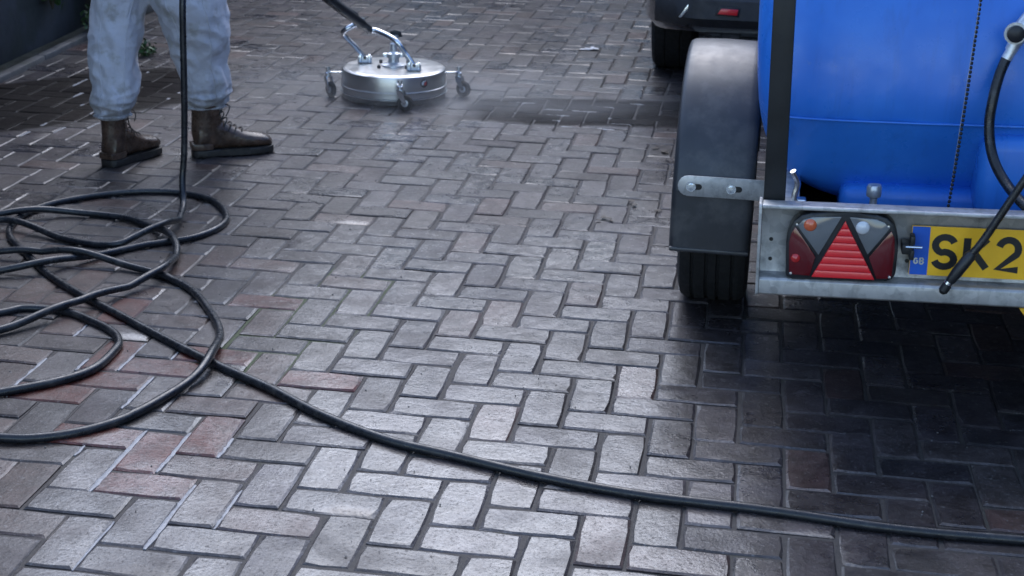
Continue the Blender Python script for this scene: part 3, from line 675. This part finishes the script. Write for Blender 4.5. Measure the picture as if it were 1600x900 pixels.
# side rails, drawbar and axle
for u in (.06, WID - .06):
    m = MB(); m.box((u, 1.25, .435), (.05, 2.4, .10), .004); rolled(m.build('side_rail', 'galv', TR))
m = MB(); m.box((WID / 2, 1.0, .40), (WID - .17, .06, .06), .004); m.build('axle', 'galv', TR)
m = MB(); m.tube([(.08, 2.45, .435), (WID / 2, 3.15, .43)], .03, 8); m.tube([(WID - .08, 2.45, .435), (WID / 2, 3.15, .43)], .03, 8); m.build('drawbar', 'galv', TR)
# uprights
for u in (.028, WID - .028):
    m = MB(); m.box((u, .084, .93), (.047, .047, .90), .004); rolled(m.build('upright_post', 'black_steel', TR))
m = MB(); m.box((WID / 2, .084, 1.404), (WID - .01, .047, .047), .004); rolled(m.build('top_rail', 'black_steel', TR))
# wheels and mudguards
WC = (.905, .292)
def wheel(u):
    ax = Matrix.Rotation(R(90), 3, 'Y')
    wm = MB(); wm.lathe([(.17, -.075), (.215, -.092), (.255, -.094), (.280, -.086), (.290, -.070), (.290, -.058), (.284, -.056), (.284, -.050), (.2915, -.048), (.2915, -.020), (.285, -.018), (.285, -.012), (.292, -.010), (.292, .010), (.285, .012), (.285, .018), (.2915, .020), (.2915, .048), (.284, .050), (.284, .056), (.290, .058), (.290, .070), (.280, .086), (.255, .094), (.215, .092), (.17, .075)], 64, ax, (u, WC[0], WC[1]))
    wo_ = wm.build('wheel', 'tyre', TR)
    rm = MB(); rm.lathe([(0, -.03), (.06, -.035), (.09, -.02), (.14, -.025), (.168, -.07), (.178, -.074), (.178, .074), (.168, .07), (.14, .025), (0, .03)], 36, ax, (u, WC[0], WC[1])); rm.build('rim', 'galv', wo_)
def mudguard(u0, u1, outer):
    # arch profile in (v, z): flat rear skirt, round crown, short front
    pts = [(.528, .243), (.526, .30), (.524, .40)]
    for a in np.linspace(178, 20, 26): pts.append((.925 + .400 * math.cos(R(a)), .315 + .398 * math.sin(R(a))))
    pts += [(1.325, .42), (1.328, .33)]
    rings = []
    n = 12
    for (v, zz) in pts:
        d_ = Vector((v - .925, zz - .33)); d_.normalize() if zz > .33 else None
        nrm = d_ if zz > .33 else Vector((-1 if v < .9 else 1, 0))
        ring = []
        for (uu, dn) in [(u0, -.060), (u0, -.016), (u0 + .004, -.006), (u0 + .014, -.0005), (u0 + .03, .001), ((u0 + u1) / 2, .003), (u1 - .03, .001), (u1 - .014, -.0005), (u1 - .004, -.006), (u1, -.016), (u1, -.055),
                         (u1 - .005, -.055), (u1 - .005, -.018), (u1 - .02, -.0065), ((u0 + u1) / 2, -.003), (u0 + .02, -.0065), (u0 + .005, -.018), (u0 + .005, -.060)]:
            ring.append(Vector((uu, v + nrm.x * dn, zz + nrm.y * dn)))
        rings.append(ring)
    mm = MB(); mm.loft(rings); g_ = mm.build('mudguard', 'mudguard', TR, 50)
    lip = MB(); lip.box(((u0 + u1) / 2, .531, .246), (u1 - u0 - .004, .016, .012), .004); lip.build('lower_lip', 'mudguard', g_)
    return g_
wheel(-.122); wheel(WID + .122)
mg = mudguard(-.232, -.026, -1); mudguard(WID + .026, WID + .232, 1)
# bracket strap with slots and bolts
o2 = []
for k in range(9): a = R(90 + k * 22.5); o2.append((-.190 + .0265 * math.cos(a), .4185 + .0265 * math.sin(a)))
o2 += [(.03, .392), (.03, .445)]
m = MB(); m.prism(o2, lambda a, b, dd: Vector((a, dd, b)), .514, .5185, .0008); strap = m.build('mudguard_bracket', 'galv', TR, 25)
for u in (-.183, -.083):
    m = MB(); s2 = [(u + .020 + .0075 * math.cos(R(a)), .4175 + .0075 * math.sin(R(a))) for a in range(-90, 91, 30)] + [(u + .0075 * math.cos(R(a)), .4175 + .0075 * math.sin(R(a))) for a in range(90, 271, 30)]
    m.prism(s2, lambda a, b, dd: Vector((a, dd, b)), .5128, .5138); m.build('slot', 'plate_black', strap, 0)
    m = MB(); m.lathe([(0, 0), (.0125, 0), (.0125, .003), (.008, .003), (.008, .009), (0, .0095)], 6 if 0 else 18, Matrix.Rotation(R(90), 3, 'X'), (u, .5125, .4175)); m.build('bolt', 'chrome', strap)
# tank
TC, HW_, HH, TV0, TV1 = (WID / 2, 1.03), .612, .632, .29, 2.35
def cap_lean(zz): return (.652 - zz) * .50 + .006 if zz < .652 else min(.30, .62 * (zz - .652) ** 2)
def tank_section(s, v, n=72, nexp=4.6):
    ring = []
    for k in range(n):
        th = k * 2 * math.pi / n; c, s_ = math.cos(th), math.sin(th)
        u = TC[0] + HW_ * s * math.copysign(abs(c) ** (2 / nexp), c); zz = TC[1] + HH * s * math.copysign(abs(s_) ** (2 / nexp), s_)
        vv = v
        vv += cap_lean(zz) * max(0, 1 - (v - TV0) / .7)
        ring.append(Vector((u, vv, zz)))
    return ring
rings = []; pz = 4.5; bcap = .15
for s in [.02, .2, .35, .5, .6, .68, .74, .80, .85, .89, .92, .945, .965, .98, .99, .997]:
    rings.append(tank_section(s, TV0 + bcap * (1 - (1 - s ** pz) ** (1 / pz))))
for v in [TV0 + bcap, .7, .95, 1.3, 1.7, 2.0, TV1 - bcap]: rings.append(tank_section(1, v))
for s in [.997, .98, .945, .89, .80, .68, .5, .2, .02]: rings.append(tank_section(s, TV1 - bcap * (1 - (1 - s ** pz) ** (1 / pz))))
m = MB(); m.loft(rings)
tk = rolled(m.build('tank', 'tank', TR, 50))
def tank_v(u, zz, n=4.6):
    s = ((abs(u - TC[0]) / HW_) ** n + (abs(zz - TC[1]) / HH) ** n) ** (1 / n)
    v = TV0 + bcap * (1 - (1 - min(s, .999) ** pz) ** (1 / pz))
    return v + cap_lean(zz) * max(0, 1 - (v - TV0) / .7)
m = MB(); m.tube([Vector((u, tank_v(u, .652) - .0005, .652)) for u in np.linspace(TC[0] - .575, TC[0] + .575, 60)], .0030, 8); rolled(m.build('mould_seam', 'tank', tk, 60))
m = MB(); m.box((WID / 2 + .01, .89, .420), (.82, 1.06, .12), .03, seg=4); rolled(m.build('saddle', 'tank', tk))
m = MB(); m.box((.81, .45, .53), (.66, .34, .20), .035, seg=4); rolled(m.build('sump', 'tank', tk))
m = MB(); m.lathe([(.0, 1.57), (.15, 1.57), (.15, 1.60), (.16, 1.60), (.16, 1.63), (0, 1.64)], 36, origin=(WID / 2, 1.2, 0)); rolled(m.build('filler_cap', 'black_plastic', tk))
# outlet fitting in front of the saddle
fx, fv = .250, .235
m = MB(); m.lathe([(0, .43), (.012, .43), (.012, .465), (.0085, .468), (.0085, .490), (.016, .494), (.017, .498), (.017, .516), (.0145, .521), (0, .521)], 6 if 0 else 20, origin=(fx, fv, 0)); rolled(m.build('drain_fitting', 'alloy', tk))
# mechanical bits glimpsed beside the post
m = MB(); m.tube(catmull([(.082, .20, .44), (.072, .19, .49), (.078, .19, .53), (.066, .18, .56)], 6), .007, 8); m.box((.086, .21, .475), (.026, .03, .03), .004); rolled(m.build('linkage', 'chrome', TR))
# rear light cluster
ol = [(.060, .372), (.058, .45)] + [(.062, .475), (.072, .497), (.088, .511), (.108, .517), (.15, .520), (.20, .521), (.245, .519), (.268, .512), (.284, .497), (.292, .472), (.294, .44), (.293, .386), (.286, .374), (.272, .370), (.076, .366), (.066, .367)]
lt = MB(); lt.prism(ol, lambda a, b, dd: Vector((a, dd, b)), .045, -.002, .006); light = rolled(lt.build('tail_light', 'black_plastic', TR))
def lensprism(pts, name, mat, d0=-.002, d1=-.0065, bev=.0015, parent=None):
    q = MB(); q.prism(pts, lambda a, b, dd: Vector((a, dd, b)), d0, d1, bev); return rolled(q.build(name, mat, parent or light, 30))
lensprism([(.068, .378), (.064, .45), (.068, .470), (.076, .486), (.122, .420), (.112, .376)], 'lens', 'red_lens')
lensprism([(.080, .488), (.092, .502), (.112, .509), (.172, .512), (.128, .424)], 'lens', 'smoke_lens')
lensprism([(.188, .512), (.244, .510), (.262, .503), (.274, .491), (.231, .430)], 'lens', 'smoke_lens')
lensprism([(.234, .424), (.277, .486), (.285, .468), (.287, .44), (.285, .384), (.276, .378), (.253, .377)], 'lens', 'red_lens')
# raised triangle built of pressed ribs
nR = 8; az, bz = .503, .3755
for k in range(nR):
    z0 = bz + (az - bz) * k / nR; z1 = bz + (az - bz) * (k + 1) / nR - .0005
    xl = lambda zz: .116 + (.180 - .116) * (zz - bz) / (az - bz); xr = lambda zz: .249 + (.180 - .249) * (zz - bz) / (az - bz)
    lensprism([(xl(z0), z0), (xr(z0), z0), (xr(z1) - (.0 if k < nR - 1 else -.0005), z1), (xl(z1), z1)], 'reflector_rib', 'red_tri', -.002, -.0105, .0012)
for (a, b, r_, mt) in ((.107, .491, .0135, 'amber'), (.217, .490, .0145, 'white_bulb'), (.080, .415, .010, 'red_bulb')):
    m = MB(); m.lathe([(0, -.004), (r_, -.003), (r_ * 1.02, .0005), (r_ * .8, .0032), (0, .0045)], 18, Matrix.Rotation(R(90), 3, 'X'), (a, -.0062, b)); rolled(m.build('bulb', mt, light, 60))
for (a, b) in ((.071, .3805), (.280, .3825), (.270, .495), (.079, .491)):
    m = MB(); m.lathe([(0, 0), (.003, 0), (.003, .002), (0, .0024)], 10, Matrix.Rotation(R(90), 3, 'X'), (a, -.0065, b)); rolled(m.build('lens_screw', 'chrome', light))
# plate lamp / hinge knuckle between light and number plate
m = MB(); m.box((.312, .010, .448), (.022, .05, .022), .003); m.box((.322, .0, .468), (.010, .03, .02), .002); m.box((.322, .0, .436), (.010, .03, .022), .002); rolled(m.build('plate_lamp', 'black_steel', TR))
m = MB(); m.lathe([(0, 0), (.003, 0), (.003, .034), (0, .034)], 8, Matrix.Rotation(R(90), 3, 'Y'), (.308, -.016, .455)); rolled(m.build('hinge_pin', 'chrome', TR))
# number plate
PLX, PLZ, PLH, PV = .322, .380, .1105, .026
m = MB(); m.prism([(PLX + .520 * a, PLZ + PLH * b) for a, b in ((0, 0), (1, 0), (1, 1), (0, 1))], lambda a, b, dd: Vector((a, dd, b)), PV + .004, PV, .001); plate = rolled(m.build('number_plate', 'yellow', TR, 0))
def flat(name, pts, mat, dv, parent):
    q = MB(); q.prism(pts, lambda a, b, dd: Vector((a, dd, b)), PV - dv, PV - dv - .0005); return rolled(q.build(name, mat, parent, 0))
flat('blue_band', [(PLX + .0012, PLZ + .0012), (PLX + .038, PLZ + .0012), (PLX + .038, PLZ + PLH - .0012), (PLX + .0012, PLZ + PLH - .0012)], 'plate_blue', .0006, plate)
def ribbon(name, strokes, x0, z0, sx, sz, wd, mat, dv, parent):
    q = MB()
    for st in strokes:
        P2 = [Vector((x0 + a * sx, z0 + b * sz)) for a, b in st]; n = len(P2); Lf, Rt = [], []
        for i in range(n):
            t = (P2[min(i + 1, n - 1)] - P2[max(i - 1, 0)]).normalized(); nn = Vector((-t.y, t.x)); Lf.append(P2[i] + nn * wd / 2); Rt.append(P2[i] - nn * wd / 2)
        for i in range(n - 1):
            q._add([(c.x, PV - dv, c.y) for c in (Lf[i], Lf[i + 1], Rt[i + 1], Rt[i])] + [(c.x, PV - dv - .0005, c.y) for c in (Lf[i], Lf[i + 1], Rt[i + 1], Rt[i])], [(4, 5, 6, 7), (0, 1, 5, 4), (1, 2, 6, 5), (2, 3, 7, 6), (3, 0, 4, 7)])
    return rolled(q.build(name, mat, parent, 0))
def arcp(cx, cy, rx, ry, a0, a1, n=12): return [(cx + rx * math.cos(R(a0 + (a1 - a0) * k / n)), cy + ry * math.sin(R(a0 + (a1 - a0) * k / n))) for k in range(n + 1)]
GLY = {'S': [arcp(.5, .73, .40, .27, 20, 270, 14)[:-1] + arcp(.5, .25, .40, .25, 90, -165, 14)],
       'K': [[(.10, 0), (.10, 1)], [(.12, .36), (.92, 1)], [(.38, .55), (.95, 0)]],
       '2': [arcp(.5, .68, .40, .32, 165, -30, 12) + [(.10, .0), (.95, .0)]],
       '0': [arcp(.5, .70, .40, .30, 0, 180, 10) + arcp(.5, .30, .40, .30, 180, 360, 10) + [(.9, .7)]]}
cx_ = PLX + .046
for ch in 'SK20':
    ribbon('character', GLY[ch], cx_, PLZ + .022, .050, .066, .0150, 'plate_black', .0006, plate); cx_ += .0655
GB = {'G': [arcp(.5, .5, .42, .45, 45, 330, 10) + [(.92, .5), (.55, .5)]], 'B': [[(.1, 0), (.1, 1), (.6, 1), (.85, .78), (.6, .53), (.12, .53)], [(.5, .53), (.9, .28), (.6, 0), (.1, 0)]]}
for k, ch in enumerate('GB'): ribbon('country_letter', GB[ch], PLX + .008 + k * .0125, PLZ + .026, .0095, .013, .0034, 'plate_pale', .0014, plate)
# yellow tag hanging under the right of the cross member
m = MB(); m.prism([(.556, .321), (.64, .321), (.64, .268), (.592, .272)], lambda a, b, dd: Vector((a, dd, b)), .012, .020, .001); rolled(m.build('yellow_marker', 'yellow', TR))

# things hung on the trailer
def W(u, v, zz): return TR.matrix_basis @ Vector((u, v, zz))
TR.matrix_basis = Matrix.Translation(TR.location) @ Matrix.Rotation(R(-1.0), 4, 'Z')
lh = empty('delivery_hose', W(.52, .26, .9), 0, 'short black delivery hose with metal coupling curling down over the tank end', 'hose')
def LH(u, v, zz): return W(u, v, zz) - W(.52, .26, .9)
m = MB(); m.tube(catmull([LH(.499, .262, .826), LH(.487, .250, .79), LH(.478, .235, .74), LH(.476, .225, .68), LH(.488, .20, .62), LH(.515, .15, .575), LH(.560, .06, .54), LH(.64, .0, .50), LH(.75, .05, .47)], 10), .0115, 12); m.build('rubber_hose', 'hose', lh, 60)
m = MB(); m.tube([LH(.499, .262, .824), LH(.508, .264, .845)], [.0125, .0125], 14); m.tube([LH(.506, .264, .842), LH(.514, .266, .862)], [.014, .015], 14); m.build('ferrule', 'alloy', lh)
m = MB(); m.tube([LH(.512, .266, .860), LH(.522, .268, .885), LH(.540, .272, .915), LH(.60, .30, .96)], [.019, .022, .020, .018], 14); m.build('elbow', 'alloy', lh)
c0 = LH(.508, .245, .884); m = MB(); m.lathe([(0, -.010), (.017, -.010), (.0185, .0), (.0185, .014), (.012, .018), (0, .018)], 20, Matrix.Rotation(R(90), 3, 'X'), c0); m.build('gauge_knob', 'black_plastic', lh)
m = MB(); m.lathe([(.019, -.004), (.024, -.004), (.024, .004), (.019, .004)], 20, Matrix.Rotation(R(90), 3, 'X'), c0); m.build('collar_ring', 'alloy', lh)
ln = empty('spray_lance', W(.46, -.03, .5), 0, 'black spray lance end with worn nozzle hanging across the number plate', 'lance')
def LN(u, v, zz): return W(u, v, zz) - W(.46, -.03, .5)
m = MB(); m.tube(catmull([LN(.70, -.04, .95), LN(.60, -.038, .78), LN(.522, -.034, .628), LN(.462, -.032, .503), LN(.436, -.030, .458)], 8), .0085, 12); m.build('tube', 'hose', ln, 60)
m = MB(); m.tube([LN(.440, -.030, .465), LN(.436, -.030, .458), LN(.414, -.030, .421), LN(.405, -.030, .405), LN(.400, -.030, .397)], [.009, .0125, .0125, .011, .009], 14); m.build('sleeve', 'black_plastic', ln)
m = MB(); m.tube([LN(.404, -.030, .402), LN(.398, -.030, .392), LN(.397, -.030, .390), LN(.390, -.030, .377), LN(.387, -.030, .371)], [.008, .008, .0105, .0105, .005], 12); m.build('nozzle', 'black_steel', ln)
m = MB(); m.tube([LN(.4005, -.030, .398), LN(.3975, -.030, .3925)], .0095, 12); m.build('nozzle_ring', 'chrome', ln)
ch = empty('bead_chain', W(.42, .24, .48), 0, 'thin dark bead chain hanging straight down the blue tank end', 'chain')
nb = 58; b0 = None
for k in range(nb):
    f = k / (nb - 1); u = .428 - .018 * f + .004 * math.sin(f * 3); zz = 1.02 - .56 * f; v = .243 + .004 * math.sin(f * 5)
    p = W(u, v, zz) - ch.location
    if b0 is None:
        m = MB(); m.lathe([(0, -.0044), (.0026, -.0035), (.0038, 0), (.0026, .0035), (0, .0044)], 8); b0 = m.build('bead', 'black_steel', ch, 60, p)
    else:
        o = b0.copy(); col.objects.link(o); o.parent = ch; o.location = p
m = MB(); m.tube([W(.428, .243, 1.03) - ch.location, W(.410, .243, .455) - ch.location], .0006, 6); m.build('cord', 'galv', ch)

# ------------------------------------------------------------------ black car parked beyond the trailer
CR = empty('parked_car', (.275, 3.88, 0), 0, 'black car parked beyond the trailer, rear bumper with red reflector showing', 'car')
CW, CL = 1.76, 4.05
def zlow(v):
    z0 = .285 if v > .25 else .285 + (.25 - v) * .12
    for c in (.83, 3.36):
        if abs(v - c) < .37: z0 = max(z0, .31 + math.sqrt(.37 ** 2 - (v - c) ** 2))
    return z0
def ztop(v): return float(np.interp(v, [0, .05, .12, .25, .6, 1.4, 2.2, 2.9, 3.4, 3.9, 4.05], [.72, .86, .98, 1.36, 1.46, 1.48, 1.42, 1.02, .95, .80, .62]))
def inset(v): return float(np.interp(v, [0, .05, .12, .25, .4, 3.6, 3.9, 4.0, 4.05], [.22, .15, .09, .035, .0, .0, .08, .2, .35]))
vs_ = sorted(set(list(np.linspace(0, CL, 60)) + [.03, .06, .1] + list(np.linspace(.44, 1.22, 24)) + list(np.linspace(2.97, 3.75, 24))))
rings = []
for v in vs_:
    zl, zt, i_ = zlow(v), ztop(v), inset(v); sh = min(.92, zt - .02); cab = .16 if zt > 1.1 else .03
    half = CW / 2 - i_; cx = CW / 2
    pr = [(half - .03, zl), (half, zl + .03), (half + .005, max(zl + .04, .60)), (half - .02, max(zl + .06, sh)), (half - cab, zt - .04), (half - cab - .08, zt)]
    rings.append([Vector((cx + a, v, b)) for a, b in pr] + [Vector((cx - a, v, b)) for a, b in reversed(pr)])
m = MB(); m.loft(rings); m.build('body', 'car_paint', CR, 40)
# lower rear valance, red reflector, bright corner strip
rv = []
for u in np.linspace(.06, CW - .06, 40):
    e = min(u, CW - u); v = -.022 + .22 * max(0, 1 - e / .30) ** 2.2
    rv.append([Vector((u, v, .47)), Vector((u, v - .012, .455)), Vector((u, v - .014, .375)), Vector((u, v + .02, .335)), Vector((u, v + .10, .315)), Vector((u, v + .16, .33)), Vector((u, v + .12, .47))])
m = MB(); m.loft(rv); val = m.build('rear_valance', 'car_trim', CR, 35)
for s in (0, 1):
    f = (lambda u: u) if s == 0 else (lambda u: CW - u)
    m = MB(); m.prism([(f(.325), .395), (f(.428), .392), (f(.432), .428), (f(.345), .430)], lambda a, b, dd: Vector((a, dd, b)), -.030, -.044, .002); m.build('reflector_surround', 'black_plastic', val)
    m = MB(); m.prism([(f(.338), .401), (f(.422), .398), (f(.424), .423), (f(.352), .424)], lambda a, b, dd: Vector((a, dd, b)), -.042, -.048, .0015); m.build('red_reflector', 'red_tri', val)
    m = MB(); m.prism([(f(.17), .375), (f(.185), .372), (f(.235), .442), (f(.222), .452)], lambda a, b, dd: Vector((a, dd, b)), .02, -.018, .002); m.build('bright_strip', 'chrome', val)
    m = MB(); m.prism([(f(.05), .78), (f(.32), .80), (f(.30), .95), (f(.10), .97)], lambda a, b, dd: Vector((a, dd, b)), .16, .035, .01); m.build('tail_lamp', 'red_lens', CR)
m = MB(); m.prism([(.32, 1.05), (CW - .32, 1.05), (CW - .40, 1.34), (.40, 1.34)], lambda a, b, dd: Vector((a, dd + (b - 1.05) * .36, b)), .20, .125, .004); m.build('rear_window', 'car_glass', CR)
def car_wheel(u, v):
    ax = Matrix.Rotation(R(90), 3, 'Y')
    a = MB(); a.lathe([(.19, -.09), (.26, -.105), (.30, -.10), (.318, -.085), (.320, -.04), (.314, -.036), (.320, -.03), (.321, .03), (.314, .036), (.320, .04), (.318, .085), (.30, .10), (.26, .105), (.19, .09)], 56, ax, (u, v, .319)); wv = a.build('wheel', 'tyre', CR)
    b = MB(); b.lathe([(0, -.06), (.05, -.062), (.16, -.04), (.20, -.08), (.205, -.08), (.205, .08), (.20, .08), (.16, .04), (0, .06)], 36, ax, (u, v, .319)); b.build('rim', 'alloy', wv)
for u in (.122, CW - .122):
    for v in (.83, 3.36): car_wheel(u, v)
m = MB(); m.box((CW / 2, .9, .40), (CW - .5, 1.5, .16), .02); m.build('underbody', 'black_plastic', CR)

# ------------------------------------------------------------------ fine spray hanging round the surface cleaner
mm, nt, p = new_mat('spray_mist'); nt.nodes.remove(p)
pv = nd(nt, 'ShaderNodeVolumePrincipled'); pv.inputs['Color'].default_value = (.95, .97, 1, 1); pv.inputs['Anisotropy'].default_value = 0.3
tc = nd(nt, 'ShaderNodeTexCoord').outputs['Object']
ln_ = nd(nt, 'ShaderNodeVectorMath', operation='LENGTH'); nt.links.new(tc, ln_.inputs[0])
fall = ramp(nt, ln_.outputs['Value'], 0.25, 1.0, 1, 0)
dn = math_(nt, 'MULTIPLY', fall, ramp(nt, noise(nt, 3.0, 3, 0.6, tc), 0.35, 0.70, 0.1, 1.0))
nt.links.new(math_(nt, 'MULTIPLY', dn, 1.3), pv.inputs['Density'])
nt.links.new(pv.outputs[0], nt.nodes['Material Output'].inputs['Volume'])
M['mist'] = mm
b = bmesh.new(); bmesh.ops.create_icosphere(b, subdivisions=3, radius=1.0)
me = bpy.data.meshes.new('spray_mist'); b.to_mesh(me); b.free()
o = link('spray_mist', me, 'mist', None, (-.50, 3.58, .02)); o.scale = (1.35, .62, .19)
tag(o, 'thin white water mist low around the surface cleaner', 'mist', 'stuff')

# ------------------------------------------------------------------ unseen house, added so the far wet pavers mirror a wall, not sky
HS = empty('unseen_house', (-1.0, 12.4, 0), 0, 'unseen pale house added ahead to keep low sky out of the wet pavers', 'house')
m = MB(); m.box((0, 3.0, 2.6), (13.0, 6.0, 5.2), .02); m.build('wall', 'unseen_house_wall', HS, 0)  # wall of the added unseen house
m = MB(); m.prism([(-.4, 5.18), (3.0, 7.4), (6.4, 5.18)], lambda a, b, dd: Vector((dd, a, b)), -6.8, 6.8); rf = m.build('roof', 'roof', HS, 0)  # roof of the added unseen house
m = MB(); m.box((3.0, 3.0, 7.5), (.7, .7, 1.6), .02); m.build('unseen_chimney', 'unseen_house_wall', rf, 0)
for x, zz, wx, wz in ((-4.2, 1.5, 1.8, 1.2), (2.6, 1.5, 1.8, 1.2), (-4.2, 4.1, 1.5, 1.1), (-.8, 4.1, 1.0, 1.1), (2.6, 4.1, 1.5, 1.1)):
    m = MB(); m.box((x, -.02, zz), (wx, .08, wz), .01); wn_ = m.build('unseen_window', 'white_sticker', HS, 0)
    for k in (-1, 1):
        m = MB(); m.box((x + k * wx * .235, -.055, zz), (wx * .42, .02, wz - .14), .002); m.build('pane', 'car_glass', wn_, 0)
m = MB(); m.box((-.6, -.03, 1.05), (1.0, .08, 2.1), .01); dr_ = m.build('unseen_door', 'jacket', HS, 0)
m = MB(); m.box((-.22, -.09, 1.05), (.03, .05, .14), .005); m.build('handle', 'chrome', dr_, 0)

# ------------------------------------------------------------------ loose grit and crumbs of dirt
m = MB(); gr_ = np.random.default_rng(5)
for k in range(520):
    x, y = gr_.uniform(-1.6, 2.0), gr_.uniform(-.5, 3.2); r_ = gr_.uniform(.0010, .0028); zc = r_ * .45; q = gr_.uniform(.6, 1.4, 6)
    if k < 30: x, y = gr_.uniform(.7, 1.9), gr_.uniform(-.3, 1.1)
    m._add([(x + r_ * q[0], y, zc), (x, y + r_ * q[1], zc), (x - r_ * q[2], y, zc), (x, y - r_ * q[3], zc), (x, y, zc + r_ * .8 * q[4]), (x, y, zc - r_ * q[5])], [(0, 1, 4), (1, 2, 4), (2, 3, 4), (3, 0, 4), (1, 0, 5), (2, 1, 5), (3, 2, 5), (0, 3, 5)])
tag(m.build('loose_grit', 'kerb_grit', driveway, 0), kind='stuff')

# ------------------------------------------------------------------ litter on the pavers
def leaf_bit(x, y, s, mat, label, cat, n=3):
    m = MB()
    for k in range(n):
        cx, cy = x + random.gauss(0, s * .5), y + random.gauss(0, s * .35); a = random.uniform(0, 6.28); L = s * random.uniform(.5, 1); ox = Vector((math.cos(a), math.sin(a), 0)); oy = Vector((-math.sin(a), math.cos(a), 0)); c = Vector((cx, cy, .0035 + .0016 * k))
        ring = [c + ox * (L * .5 * math.cos(t)) + oy * (L * .26 * math.sin(t) * (1 + .3 * math.sin(3 * t))) + Vector((0, 0, random.uniform(0, s * .12))) for t in np.linspace(0, 2 * math.pi, 9)[:-1]]
        m.prism([(q.x, q.y) for q in ring], lambda a_, b_, dd: Vector((a_, b_, c.z + dd)), 0, .0012)
    o = m.build(cat.replace(' ', '_') if 0 else ('leaf_litter' if mat == 'dead_leaf' else 'paper_scrap'), mat, None, 0)
    tag(o, label, cat)
leaf_bit(.457, 2.978, .06, 'dead_leaf', 'brown dead leaves left of the mudguard, highest on the driveway', 'leaf')
leaf_bit(.444, 2.218, .05, 'dead_leaf', 'dark leaf scraps on the pavers level with the mudguard bracket', 'leaf')
leaf_bit(-.06, 5.009, .07, 'scrap', 'white paper scraps on the far pavers left of the car wheel', 'litter', 4)
leaf_bit(.355, 2.02, .035, 'dead_leaf', 'tiny dark leaf crumbs on the pavers below the leaf scraps', 'leaf', 4)
